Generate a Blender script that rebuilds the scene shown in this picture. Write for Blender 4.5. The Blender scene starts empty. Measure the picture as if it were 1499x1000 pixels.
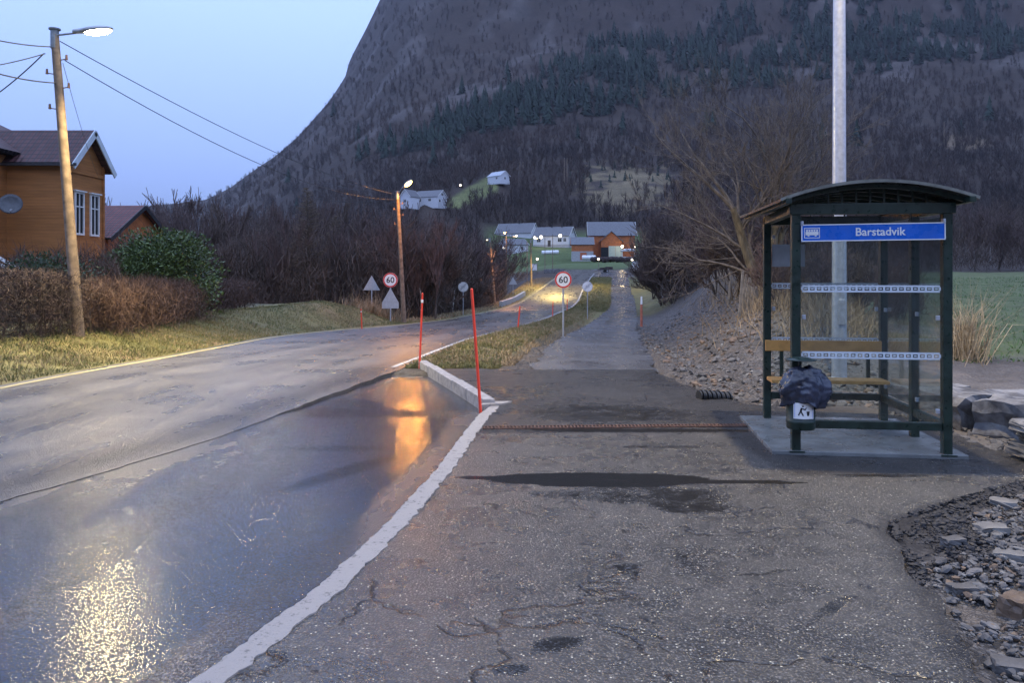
import bpy, bmesh, math, random
import numpy as np
from mathutils import Vector, Matrix
R = math.radians
random.seed(7)
rng = np.random.default_rng(7)
scene = bpy.context.scene
COL = scene.collection
# ---------------------------------------------------------------- camera calibration helpers
F, CX, HY, EYE = 1150.0, 749.5, 400.0, 1.6
def XY(px, Y): return (px - CX) / F * Y
def ZZ(py, Y): return EYE - (py - HY) / F * Y
def P(px, py, Y): return Vector((XY(px, Y), Y, ZZ(py, Y)))

# ---------------------------------------------------------------- object helpers
def tag(o, label=None, cat=None, group=None, kind=None):
    if label: o['label'] = label
    if cat: o['category'] = cat
    if group: o['group'] = group
    if kind: o['kind'] = kind
    return o
def empty(name, loc, rz=0.0, label=None, cat=None, group=None):
    o = bpy.data.objects.new(name, None); COL.objects.link(o)
    o.empty_display_size = 0.2
    o.location = loc; o.rotation_euler = (0, 0, rz)
    return tag(o, label, cat, group)
def link(name, me, m=None, parent=None, loc=None, rz=0.0):
    o = bpy.data.objects.new(name, me); COL.objects.link(o)
    if m is not None and not me.materials: me.materials.append(m)
    if parent: o.parent = parent
    if loc is not None: o.location = loc
    if rz: o.rotation_euler = (0, 0, rz)
    return o
def copy_tree(o, parent=None):
    c = o.copy(); COL.objects.link(c)
    if parent: c.parent = parent
    for ch in o.children: copy_tree(ch, c)
    return c
def mesh_np(name, v, f, smooth=False):
    v = np.asarray(v, dtype=np.float32).reshape(-1, 3); f = np.asarray(f, dtype=np.int32)
    n, k = f.shape
    me = bpy.data.meshes.new(name)
    me.vertices.add(len(v)); me.vertices.foreach_set('co', v.ravel())
    me.loops.add(n * k); me.loops.foreach_set('vertex_index', f.ravel())
    me.polygons.add(n); me.polygons.foreach_set('loop_start', np.arange(0, n * k, k, dtype=np.int32))
    me.polygons.foreach_set('loop_total', np.full(n, k, dtype=np.int32))
    me.polygons.foreach_set('use_smooth', np.full(n, smooth, dtype=bool))
    me.update(calc_edges=True)
    return me
def vcol(me, name, arr):
    a = me.attributes.new(name, 'FLOAT_COLOR', 'POINT')
    a.data.foreach_set('color', np.asarray(arr, dtype=np.float32).ravel())
def vfloat(me, name, arr):
    a = me.attributes.new(name, 'FLOAT', 'POINT')
    a.data.foreach_set('value', np.asarray(arr, dtype=np.float32).ravel())

class B:
    """collects shapes into ONE mesh"""
    def __init__(s): s.bm = bmesh.new()
    def box(s, c, d, rz=0, rx=0, ry=0, bevel=0, taper=None):
        M = Matrix.Translation(c) @ Matrix.Rotation(rz, 4, 'Z') @ Matrix.Rotation(ry, 4, 'Y') @ Matrix.Rotation(rx, 4, 'X') @ Matrix.Diagonal((d[0], d[1], d[2], 1))
        r = bmesh.ops.create_cube(s.bm, size=1.0)
        if taper:
            for v in r['verts']:
                if v.co.z > 0: v.co.x *= taper; v.co.y *= taper
        bmesh.ops.transform(s.bm, matrix=M, verts=r['verts'])
        if bevel:
            es = list({e for v in r['verts'] for e in v.link_edges})
            bmesh.ops.bevel(s.bm, geom=es, offset=bevel, segments=2, affect='EDGES', profile=0.6)
        return s
    def cyl(s, a, b, r0, r1=None, n=16, caps=True):
        a, b = Vector(a), Vector(b); r1 = r0 if r1 is None else r1
        d = b - a
        q = Vector((0, 0, 1)).rotation_difference(d.normalized()).to_matrix().to_4x4()
        bmesh.ops.create_cone(s.bm, cap_ends=caps, segments=n, radius1=r0, radius2=r1, depth=d.length,
                              matrix=Matrix.Translation((a + b) / 2) @ q)
        return s
    def sph(s, c, r, u=16, v=10, sc=(1, 1, 1)):
        bmesh.ops.create_uvsphere(s.bm, u_segments=u, v_segments=v, radius=r, matrix=Matrix.Translation(c) @ Matrix.Diagonal((sc[0], sc[1], sc[2], 1)))
        return s
    def poly(s, pts, thick=None, direction=None):
        vs = [s.bm.verts.new(p) for p in pts]; f = s.bm.faces.new(vs)
        if thick:
            r = bmesh.ops.extrude_face_region(s.bm, geom=[f])
            nv = [g for g in r['geom'] if isinstance(g, bmesh.types.BMVert)]
            d = Vector(direction) if direction else f.normal
            bmesh.ops.translate(s.bm, vec=d * thick, verts=nv)
        return s
    def build(s, name, m=None, parent=None, smooth=False, loc=None, rz=0.0):
        bmesh.ops.recalc_face_normals(s.bm, faces=s.bm.faces)
        me = bpy.data.meshes.new(name); s.bm.to_mesh(me); s.bm.free()
        if smooth:
            for p in me.polygons: p.use_smooth = True
            try: me.set_sharp_from_angle(angle=R(35))
            except Exception: pass
        return link(name, me, m, parent, loc, rz)

def lathe(profile, n=24):
    v = []; f = []
    for i, (r, z) in enumerate(profile):
        for k in range(n):
            a = 2 * math.pi * k / n; v.append((r * math.cos(a), r * math.sin(a), z))
    for i in range(len(profile) - 1):
        for k in range(n):
            k2 = (k + 1) % n
            f.append((i * n + k, i * n + k2, (i + 1) * n + k2, (i + 1) * n + k))
    return np.array(v), np.array(f)

def tubes(segs, k=5):
    """segs: (n,8) p0,p1,r0,r1 -> verts, quads"""
    s = np.asarray(segs, dtype=float); n = len(s)
    p0, p1, r0, r1 = s[:, 0:3], s[:, 3:6], s[:, 6], s[:, 7]
    d = p1 - p0; d /= np.maximum(np.linalg.norm(d, axis=1, keepdims=True), 1e-9)
    ref = np.where(np.abs(d[:, 2:3]) > 0.9, np.array([[1., 0, 0]]), np.array([[0, 0, 1.]]))
    a = np.cross(d, ref); a /= np.maximum(np.linalg.norm(a, axis=1, keepdims=True), 1e-9)
    b = np.cross(d, a)
    ang = 2 * np.pi * np.arange(k) / k
    ring = a[:, None, :] * np.cos(ang)[None, :, None] + b[:, None, :] * np.sin(ang)[None, :, None]
    v = np.concatenate([p0[:, None, :] + ring * r0[:, None, None], p1[:, None, :] + ring * r1[:, None, None]], axis=1)
    base = (np.arange(n) * 2 * k)[:, None]
    j = np.arange(k); j2 = (j + 1) % k
    q = np.stack([j, j2, k + j2, k + j], axis=1)
    f = (base[:, :, None] + q[None, :, :]).reshape(-1, 4)
    return v.reshape(-1, 3), f

# ---------------------------------------------------------------- numpy value noise
_perm = np.random.default_rng(3).random((256, 256))
def vn(x, y):
    x = np.asarray(x, float); y = np.asarray(y, float)
    xi = np.floor(x).astype(int); yi = np.floor(y).astype(int); fx = x - xi; fy = y - yi
    fx = fx * fx * (3 - 2 * fx); fy = fy * fy * (3 - 2 * fy)
    g = lambda i, j: _perm[i % 256, j % 256]
    return (g(xi, yi) * (1 - fx) + g(xi + 1, yi) * fx) * (1 - fy) + (g(xi, yi + 1) * (1 - fx) + g(xi + 1, yi + 1) * fx) * fy
def fbm(x, y, o=4):
    t = 0; a = .5; s = 0
    for i in range(o):
        t = t + a * vn(x * 2 ** i + 17.3 * i, y * 2 ** i + 9.1 * i); s += a; a *= .5
    return t / s
def sm(x, a, b):
    t = np.clip((np.asarray(x, float) - a) / (b - a), 0, 1); return t * t * (3 - 2 * t)

# ---------------------------------------------------------------- the lie of the land
I = lambda y, t: np.interp(y, [p[0] for p in t], [p[1] for p in t])
def smooth_tab(t, s=1.5):
    ys = np.linspace(t[0][0], t[-1][0], 800); v = I(ys, t)
    w = max(1, int(s / (ys[1] - ys[0]))); k = np.hanning(2 * w + 3); k /= k.sum()
    vp = np.pad(v, w + 1, mode='reflect', reflect_type='odd'); v2 = np.convolve(vp, k, 'valid')
    return ys, v2[:len(ys)]
def curve(t, s=1.5):
    ys, v = smooth_tab(t, s); return lambda y: np.interp(y, ys, v)
prof = curve([(-60, 0), (12.5, 0), (23.5, -.4), (36, -.85), (47, -1.2), (70, -1.5), (84, -1.45), (103, -.25), (130, .85), (152, 1.65), (178, 2.6), (200, 4.2)], 5)
RL = curve([(-60, -15), (-5, -9.3), (3, -8.2), (8, -7.5), (11.2, -7.27), (15, -7.15), (20, -7.5), (25, -7.9), (30, -7.35), (36, -5.95), (47, -4.07), (70, -.7), (84, .9), (103, 3.8), (130, 7.1), (152, 9.6), (178, 12.3), (200, 14)], 3)
RR = curve([(-60, -5), (0, -2.6), (8, -2.4), (14, -1.85), (23.5, -1.22), (36, .4), (47, 1.94), (70, 5.4), (84, 7.2), (103, 9.6), (130, 13.2), (152, 16.2), (178, 19.2), (200, 22)], 3)
PL = curve([(12, .1), (13, .35), (15.3, .45), (23.5, 1.35), (30, 2.4), (47, 5.0), (70, 8.7), (84, 10.6), (103, 13.0), (130, 16.5), (160, 20), (200, 25)], 2)
PR = curve([(12.4, 2.35), (15.3, 2.8), (23.5, 3.85), (30, 4.8), (47, 7.45), (70, 11.1), (84, 13.1), (103, 15.5), (130, 19.2), (160, 23), (200, 28)], 2)
KERB = [(-60, -9.0), (0, -1.9), (1.5, -1.62), (3.07, -1.22), (3.96, -.97), (5.0, -.78), (6.34, -.60), (7.5, -.50), (8.76, -.37), (9.35, -.25)]
KX = lambda y: I(y, KERB)
PADR = curve([(-60, -6), (0, 1.35), (3.07, 1.85), (4.2, 2.15), (4.97, 2.36), (5.35, 2.9), (5.9, 3.75), (6.3, 4.35), (8.8, 4.35), (9.05, 3.3), (9.6, 2.85), (10.4, 2.55), (12.4, 2.35)], .05)
RIDGE = curve([(9, 4.6), (13, 4.9), (20, 7.0), (32, 10), (45, 13), (70, 18), (100, 24), (150, 34)], 3)

ROWS = [
 (200, [(-1500, 425), (300, 440), (560, 440), (690, 408), (780, 391), (830, 386), (930, 384), (1000, 378), (1100, 366), (1499, 362), (3000, 350)]),
 (280, [(-1500, 420), (300, 425), (560, 405), (690, 372), (780, 362), (930, 362), (1100, 332), (1499, 326), (3000, 300)]),
 (330, [(-1500, 415), (300, 415), (500, 380), (560, 345), (620, 299), (680, 312), (780, 330), (930, 330), (1100, 312), (1499, 300), (3000, 270)]),
 (370, [(-1500, 408), (300, 408), (500, 362), (560, 320), (640, 285), (728, 267), (800, 298), (900, 296), (1100, 290), (1499, 278), (3000, 240)]),
 (450, [(-1500, 400), (200, 402), (300, 396), (400, 372), (500, 330), (600, 272), (728, 238), (900, 250), (1100, 246), (1499, 228), (3000, 180)]),
 (600, [(-1500, 385), (160, 388), (300, 374), (400, 332), (500, 275), (600, 222), (728, 192), (900, 190), (1100, 184), (1499, 160), (3000, 100)]),
 (900, [(-1500, 360), (160, 350), (300, 326), (400, 268), (500, 180), (600, 105), (728, 70), (900, 60), (1499, 30), (3000, -20)]),
 (1400, [(-1500, 345), (0, 320), (160, 308), (300, 292), (340, 272), (370, 250), (400, 229), (430, 205), (450, 184), (480, 150), (505, 114), (512, 88), (535, 45), (556, 0), (600, -90), (700, -260), (900, -430), (1499, -480), (3000, -420)]),
 (1900, [(-1500, 352), (0, 330), (160, 318), (300, 306), (400, 262), (505, 180), (556, 110), (600, 60), (700, -100), (900, -200), (1499, -260), (3000, -250)]),
]
_ry = np.array([r[0] for r in ROWS], float)
def Hfar(x, y):
    x = np.asarray(x, float); y = np.asarray(y, float); yy = np.clip(y, 120, 1900)
    px = CX + F * x / np.maximum(y, 60)
    tab = np.stack([np.interp(px, [a for a, b in r[1]], [b for a, b in r[1]]) for r in ROWS])
    yc = np.clip(yy, 200, 1900)
    k = np.clip(np.searchsorted(_ry, yc) - 1, 0, len(_ry) - 2)
    t = (yc - _ry[k]) / (_ry[k + 1] - _ry[k])
    a = np.take_along_axis(tab, k[None, ...], 0)[0]; b = np.take_along_axis(tab, (k + 1)[None, ...], 0)[0]
    za = EYE - (a - HY) / F * _ry[k]; zb = EYE - (b - HY) / F * _ry[k + 1]
    z = za + (zb - za) * t
    amp = np.clip((y - 320) / 500, 0, 1) * (1 - .75 * sm(y, 1150, 1350))
    z = z + amp * 34 * (fbm(x / 90, y / 90, 4) - .5)
    return z
def Hnear(x, y):
    x = np.asarray(x, float); y = np.asarray(y, float)
    p = prof(y); rl = RL(y); rr = RR(y)
    dl = rl - x
    tl = I(y, [(-60, .3), (22, .32), (30, .2), (36, .12), (42, -.1), (48, -1.8), (60, -4), (85, -5), (110, -3), (135, -1), (150, 1), (200, 2.5)])
    w = I(y, [(0, 3.0), (28, 3.0), (34, 2.2), (45, 5), (200, 9)])
    s0 = I(y, [(0, .0), (40, .2), (50, 1.6), (200, 2.2)])
    sl = sm((dl - s0) / w, 0, 1)
    zl = p + sl * (tl - p) + .35 * sm(dl, 6, 14) * sm(-y, -60, -30)
    zl = zl + .18 * np.exp(-((x + 8.6) / 2.0) ** 2 - ((y - 36) / 4) ** 2)
    # right side
    yy = np.clip(y, 12.4, 200)
    pr = np.where(y < 12.4, PADR(y), PR(yy)); dr = x - pr
    fl = I(y, [(-60, .1), (10, .02), (14, .08), (18, .25), (30, .62), (60, 1.25), (90, 1.6), (120, 3), (150, 5.5), (200, 9)])
    zr = p + sm(dr, .5, 5.5) * (fl - p)
    A = I(y, [(9.5, 0), (12, .35), (14, .85), (20, 1.2), (30, 1.35), (45, 1.4), (80, .8), (120, 0)])
    d = (x - RIDGE(y))
    wd = np.where(d < 0, 1.9, 1.5)
    zr = zr + A * np.exp(-(d / wd) ** 2)
    zr = zr - .18 * np.exp(-((dr - .7) / .45) ** 2) * sm(y, 12, 14) * sm(-y, -45, -32)
    zr = zr + np.where(y < 7, .30 * sm(dr, .1, 1.6) - .05 * sm(dr, 0, .1), 0) * sm(-y, -6.6, -5.4)
    nz = (fbm(x * 1.3, y * 1.3, 4) - .5)
    zr = zr + .10 * np.exp(-((dr - .30) / .24) ** 2) * sm(y, 3.6, 4.5) * (y < 6.2)
    zr = zr + sm(dr, .1, 1.0) * nz * np.where(y < 60, .28, .5)
    zl = zl + sm(dl, .3, 2.5) * nz * .12
    # verge strip between road and path
    yv = np.clip(y, 12.4, 200); pl = PL(yv)
    wv = np.maximum(pl - rr, .2); tv = np.clip((x - rr) / wv, 0, 1)
    bump = .16 * np.sin(np.pi * np.clip(tv * 1.25, 0, 1)) * sm(y, 13.5, 17) * sm(-y, -130, -100)
    ditch = -.22 * np.exp(-((tv - .86) / .10) ** 2) * sm(y, 19, 24) * sm(-y, -60, -45)
    zv = p + bump + ditch + (fbm(x * 3, y * 3, 3) - .5) * .07 * sm(tv, 0, .2) * sm(-tv, -1, -.8)
    inroad = (x > rl) & (x < rr)
    z = np.where(x < rl, zl, np.where(x > pr, zr, np.where(inroad, p, np.where((y > 12.9) & (y < 134), zv, p))))
    # sink under the paved sheets
    sink = np.where(y < 12.9, sm(np.minimum(x - rl, pr - x), .02, .12), np.maximum(sm(np.minimum(x - rl, rr - x), .02, .14), np.where(y < 134, sm(np.minimum(x - pl, pr - x), .02, .14), sm(np.minimum(x - rl, pr - x), .05, .3))))
    sink = sink * sm(-y, -182, -178)
    return z - .10 * sink
def H(x, y):
    x = np.asarray(x, float); y = np.asarray(y, float)
    t = sm(y, 165, 200)
    rc = RL(np.clip(y, -60, 200)); pr = PR(np.clip(y, 12.4, 200))
    n = Hnear(x, np.clip(y, -60, 200)); f = Hfar(x, np.maximum(y, 120))
    return n * (1 - t) + f * t
def h1(x, y): return float(H(np.array([x]), np.array([y]))[0])
# ---------------------------------------------------------------- materials
class NT:
    def __init__(s, name):
        s.m = bpy.data.materials.new(name); s.m.use_nodes = True; s.t = s.m.node_tree; s.t.nodes.clear()
        s.out = s.n('ShaderNodeOutputMaterial'); s.bs = s.n('ShaderNodeBsdfPrincipled')
        s.l(s.bs.outputs[0], s.out.inputs[0])
        s.pos = s.n('ShaderNodeNewGeometry').outputs['Position']
    def n(s, ty, **kw):
        n = s.t.nodes.new(ty)
        for k, v in kw.items(): setattr(n, k, v)
        return n
    def l(s, a, b): s.t.links.new(a, b)
    def setv(s, sock, v):
        if isinstance(v, bpy.types.NodeSocket): s.l(v, sock)
        elif isinstance(v, (tuple, list)) and len(v) == 3 and sock.type == 'RGBA': sock.default_value = (*v, 1)
        else: sock.default_value = v
    def noise(s, scale, detail=4, rough=.55, vec=None, dist=0):
        n = s.n('ShaderNodeTexNoise'); n.inputs['Scale'].default_value = scale; n.inputs['Detail'].default_value = detail
        n.inputs['Roughness'].default_value = rough; n.inputs['Distortion'].default_value = dist
        s.l(vec or s.pos, n.inputs['Vector']); return n.outputs['Fac']
    def vor(s, scale, feature='F1', vec=None, out='Distance'):
        n = s.n('ShaderNodeTexVoronoi'); n.feature = feature; n.inputs['Scale'].default_value = scale
        s.l(vec or s.pos, n.inputs['Vector']); return n.outputs[out]
    def mapping(s, loc=(0, 0, 0), rot=(0, 0, 0), sc=(1, 1, 1), vec=None):
        n = s.n('ShaderNodeMapping'); n.inputs['Location'].default_value = loc; n.inputs['Rotation'].default_value = rot
        n.inputs['Scale'].default_value = sc; s.l(vec or s.pos, n.inputs['Vector']); return n.outputs[0]
    def mr(s, v, a, b, c=0., d=1., smooth=True):
        n = s.n('ShaderNodeMapRange'); n.interpolation_type = 'SMOOTHSTEP' if smooth else 'LINEAR'
        s.setv(n.inputs['Value'], v)
        for k, x in zip(('From Min', 'From Max', 'To Min', 'To Max'), (a, b, c, d)): n.inputs[k].default_value = x
        return n.outputs[0]
    def math(s, op, a, b=None, clamp=False):
        n = s.n('ShaderNodeMath', operation=op); n.use_clamp = clamp; s.setv(n.inputs[0], a)
        if b is not None: s.setv(n.inputs[1], b)
        return n.outputs[0]
    def mix(s, f, a, b, mode='MIX'):
        n = s.n('ShaderNodeMix'); n.data_type = 'RGBA'; n.blend_type = mode
        s.setv(n.inputs[0], f); s.setv(n.inputs[6], a); s.setv(n.inputs[7], b); return n.outputs[2]
    def attr(s, name):
        n = s.n('ShaderNodeAttribute'); n.attribute_name = name; return n
    def bump(s, h, strength=.4, dist=.02, normal=None):
        n = s.n('ShaderNodeBump'); n.inputs['Strength'].default_value = strength; n.inputs['Distance'].default_value = dist
        s.l(h, n.inputs['Height'])
        if normal: s.l(normal, n.inputs['Normal'])
        return n.outputs[0]
    def set(s, **kw):
        names = dict(col='Base Color', rough='Roughness', metal='Metallic', normal='Normal', spec='Specular IOR Level', coat='Coat Weight',
                     coatr='Coat Roughness', coatn='Coat Normal', emit='Emission Color', es='Emission Strength', alpha='Alpha', sss='Subsurface Weight', trans='Transmission Weight')
        for k, v in kw.items(): s.setv(s.bs.inputs[names[k]], v)
        return s
def simple(name, col, rough=.6, metal=0., var=.25, scale=6., bump=.15, bs=40., spec=.5, dark=None, coat=0.):
    t = NT(name); o = t.n('ShaderNodeTexCoord').outputs['Object']
    c = tuple(min(1, x * (1 + var)) for x in col); d = dark or tuple(x * (1 - var) for x in col)
    nz = t.noise(scale, 5, .6, o)
    t.set(col=t.mix(t.mr(nz, .3, .7), d, c), rough=t.mr(t.noise(scale * 2.3, 3, .5, o), .3, .7, max(0.02, rough - .12), min(1, rough + .12)), metal=metal, spec=spec, coat=coat)
    if bump: t.set(normal=t.bump(t.noise(bs, 4, .6, o), bump, .01))
    return t.m
def emis(name, col, strength):
    t = NT(name); t.set(col=(.8, .8, .8), emit=col, es=strength, rough=.4); return t.m
M = {}
M['green_steel'] = simple('dark_green_painted_steel', (.016, .032, .024), .38, 0, .3, 9, .05, spec=.5)
M['galv'] = simple('galvanised_steel', (.48, .51, .56), .40, .55, .12, 14, .06, 60)
M['galv_dull'] = simple('dull_galvanised_steel', (.35, .37, .4), .5, .6, .15, 10, .05)
M['dark_steel'] = simple('dark_steel', (.05, .05, .055), .5, .5)
M['sign_back'] = simple('sign_back_grey', (.42, .44, .46), .5, .2, .1, 8, .03)
M['white_paint'] = simple('white_paint', (.72, .72, .70), .5, 0, .08, 8, .04)
M['sign_white'] = simple('sign_white_film', (.82, .82, .80), .35, 0, .04, 8, 0)
M['sign_red'] = simple('sign_red_film', (.62, .035, .03), .35, 0, .08, 8, 0)
M['sign_black'] = simple('sign_black_film', (.015, .015, .018), .4, 0, .05, 8, 0)
M['sign_blue'] = simple('sign_blue_film', (.012, .13, .58), .3, 0, .07, 5, 0)
M['bench_wood'] = simple('varnished_pine_wood', (.58, .30, .085), .45, 0, .2, 7, .1, 30)
M['seat_wood'] = M['bench_wood']
M['stake_red'] = simple('fluorescent_red_plastic', (.80, .07, .035), .4, 0, .12, 10, .03)
M['reflect'] = simple('reflective_tape', (.85, .85, .82), .25, .0, .05, 10, 0)
M['bag'] = simple('black_plastic_bag', (.030, .035, .055), .22, 0, .4, 4, .25, 22, spec=.6)
M['wood_pole'] = simple('weathered_creosote_wood', (.20, .15, .105), .75, 0, .35, 5, .5, 28)
M['pole_cap'] = simple('grey_pole_cap', (.25, .28, .30), .5, .3)
M['lamp_body'] = simple('lamp_housing_grey', (.4, .42, .44), .4, .3)
M['wire'] = simple('black_cable', (.03, .03, .035), .5, 0)
M['wire_l'] = simple('pale_worn_cable', (.17, .155, .12), .6, 0)
M['ceramic'] = simple('brown_ceramic', (.2, .11, .06), .3, 0)
M['lens_white'] = emis('lit_lamp_lens_white', (1, .86, .60), 40)
M['lens_sodium'] = emis('lit_lamp_lens_sodium', (1, .50, .14), 14)
M['lens_warm'] = emis('lit_lamp_lens_warm', (1, .66, .28), 5)
M['lens_small'] = emis('lit_small_bulb', (1, .84, .60), 3.5)
M['win_lit'] = emis('lit_window_pane', (1, .62, .25), 1.2)
M['roof_grey'] = simple('grey_slate_roof', (.12, .125, .14), .55, 0, .2, 3, .2, 9)
M['barn_orange'] = simple('orange_painted_boards', (.42, .13, .035), .6, 0, .2, 2, .1)
M['farm_white'] = simple('white_painted_boards', (.58, .60, .63), .55, 0, .06, 2, .05)
M['found'] = simple('grey_foundation', (.38, .38, .38), .8, 0, .15, 2, .1)
M['pane'] = simple('dark_window_glass', (.02, .025, .03), .08, 0, .1, 2, 0, spec=.8)
M['door_pale'] = simple('pale_green_doors', (.45, .52, .42), .55, 0, .08, 2, .05)
M['door_red'] = simple('red_brown_door', (.42, .12, .05), .55)
M['wrap'] = simple('white_bale_wrap', (.80, .82, .84), .35, 0, .06, 4, .3, 6)
M['rust'] = simple('rusty_iron', (.12, .065, .045), .7, .3, .45, 25, .3)
M['concrete'] = simple('pale_concrete', (.36, .37, .37), .7, 0, .18, 5, .3, 40)
M['block'] = simple('broken_pale_stone', (.16, .163, .17), .7, 0, .45, 5, .8, 16, dark=(.05, .05, .055))
M['rock'] = simple('grey_rubble_stone', (.10, .097, .095), .8, 0, .4, 7, .5, 30)
M['rock_l'] = simple('light_rubble_stone', (.17, .165, .155), .85, 0, .3, 7, .5, 30)
M['rock_b'] = simple('brown_rubble_stone', (.13, .09, .06), .6, 0, .35, 7, .5, 30)
M['rubber'] = simple('black_rubber', (.02, .02, .02), .7)
M['pipe'] = simple('black_corrugated_plastic', (.02, .022, .024), .4)
M['fence'] = simple('grey_weathered_boards', (.17, .155, .135), .8, 0, .35, 8, .4, 30)
def bark(name, col, rough=.85):
    t = NT(name); p = t.mapping(sc=(1, 1, .25)); t.set(col=t.mix(t.mr(t.noise(9, 5, .6, p), .35, .65), tuple(x * .6 for x in col), tuple(x * 1.35 for x in col)), rough=rough, normal=t.bump(t.noise(30, 4, .6, p), .5, .02)); return t.m
M['bark'] = bark('grey_brown_bark', (.075, .062, .05))
M['bark_warm'] = bark('mossy_olive_bark', (.13, .105, .065))
M['twig'] = bark('dark_brown_twigs', (.105, .075, .060))
M['twig_purple'] = bark('purple_brown_twigs', (.115, .078, .070))
M['twig_tan'] = bark('tan_larch_twigs', (.15, .11, .078))
M['birch'] = bark('pale_birch_bark', (.36, .34, .32))
M['twig_warm'] = bark('warm_brown_twigs', (.135, .112, .092))
def leaf(name, a, b, rough=.5, scale=2.):
    t = NT(name); t.set(col=t.mix(t.mr(t.noise(scale, 5, .7), .35, .65), a, b), rough=rough); return t.m
M['rhodo'] = leaf('rhododendron_leaves', (.016, .040, .014), (.13, .19, .05), .42, 3)
M['ever'] = leaf('dark_evergreen_leaves', (.015, .035, .015), (.04, .075, .03), .5, 5)
M['spruce'] = leaf('spruce_needles', (.008, .022, .016), (.022, .044, .030), .8, .02)
M['hedge_dark'] = leaf('dark_hedge_twigs', (.022, .016, .018), (.065, .042, .038), .8, 3)
M['hedge_brown'] = leaf('brown_hedge_twigs', (.045, .028, .023), (.115, .066, .048), .8, 2)
M['grass'] = leaf('grass_blades', (.070, .090, .026), (.19, .165, .06), .7, 1.6)
M['grass_dry'] = leaf('dry_grass_blades', (.17, .12, .065), (.36, .27, .155), .7, 2.5)
M['straw'] = leaf('pale_straw', (.26, .20, .12), (.52, .42, .27), .7, 4)
M['thicket'] = leaf('thicket_twigs', (.038, .027, .023), (.115, .080, .060), .9, .4)
def forest_mat():
    t = NT('bare_birch_forest'); a = t.noise(.012, 5, .6); b = t.noise(.12, 4, .65)
    c = t.mix(t.mr(a, .35, .65), (.034, .024, .022), (.070, .046, .037))
    c = t.mix(t.mr(b, .45, .75), c, (.088, .066, .056)); t.set(col=c, rough=.9); return t.m
M['forest'] = forest_mat()

# ground: the kind of ground cover is a vertex colour, broken up by noise
def ground_mat(name, far=False):
    t = NT(name); c = t.attr('cover').outputs['Color']
    f1 = t.noise(.05 if far else 1.1, 6, .65); f2 = t.noise(.8 if far else 14, 5, .7)
    k = t.math('ADD', t.mr(f1, .25, .75, .55, 1.35, False), t.mr(f2, .25, .75, -.35, .35, False))
    cc = t.n('ShaderNodeCombineXYZ')
    for i in range(3): t.l(k, cc.inputs[i])
    col = t.mix(1., c, cc.outputs[0], 'MULTIPLY')
    if not far:
        st = t.attr('stony').outputs['Fac']
        v = t.vor(44, out='Color'); s = t.n('ShaderNodeSeparateColor'); t.l(v, s.inputs[0])
        cell = t.mix(t.mr(s.outputs[0], .2, .95), (.035, .033, .032), (.21, .20, .19))
        v2 = t.vor(9, out='Color'); s2 = t.n('ShaderNodeSeparateColor'); t.l(v2, s2.inputs[0])
        cell = t.mix(t.mr(s2.outputs[1], .7, .9, 0, .75), cell, (.20, .17, .14))
        edge = t.vor(44, 'DISTANCE_TO_EDGE')
        cell = t.mix(t.mr(edge, .0, .09, .75, 0), cell, (.02, .018, .017))
        col = t.mix(t.math('MULTIPLY', st, t.mr(t.noise(2.2, 5, .7), .28, .62, .35, .95)), col, cell)
        h = t.math('ADD', t.math('MULTIPLY', edge, st), t.math('MULTIPLY', f2, .35))
        t.set(normal=t.bump(h, .7, .06))
        t.set(rough=t.mr(f2, .3, .7, .55, .9))
    else:
        t.set(normal=t.bump(f2, .8, .8), rough=.9)
    t.set(col=col, spec=.3)
    return t.m
M['ground'] = ground_mat('ground_cover'); M['hill'] = ground_mat('hillside_cover', True)

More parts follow.
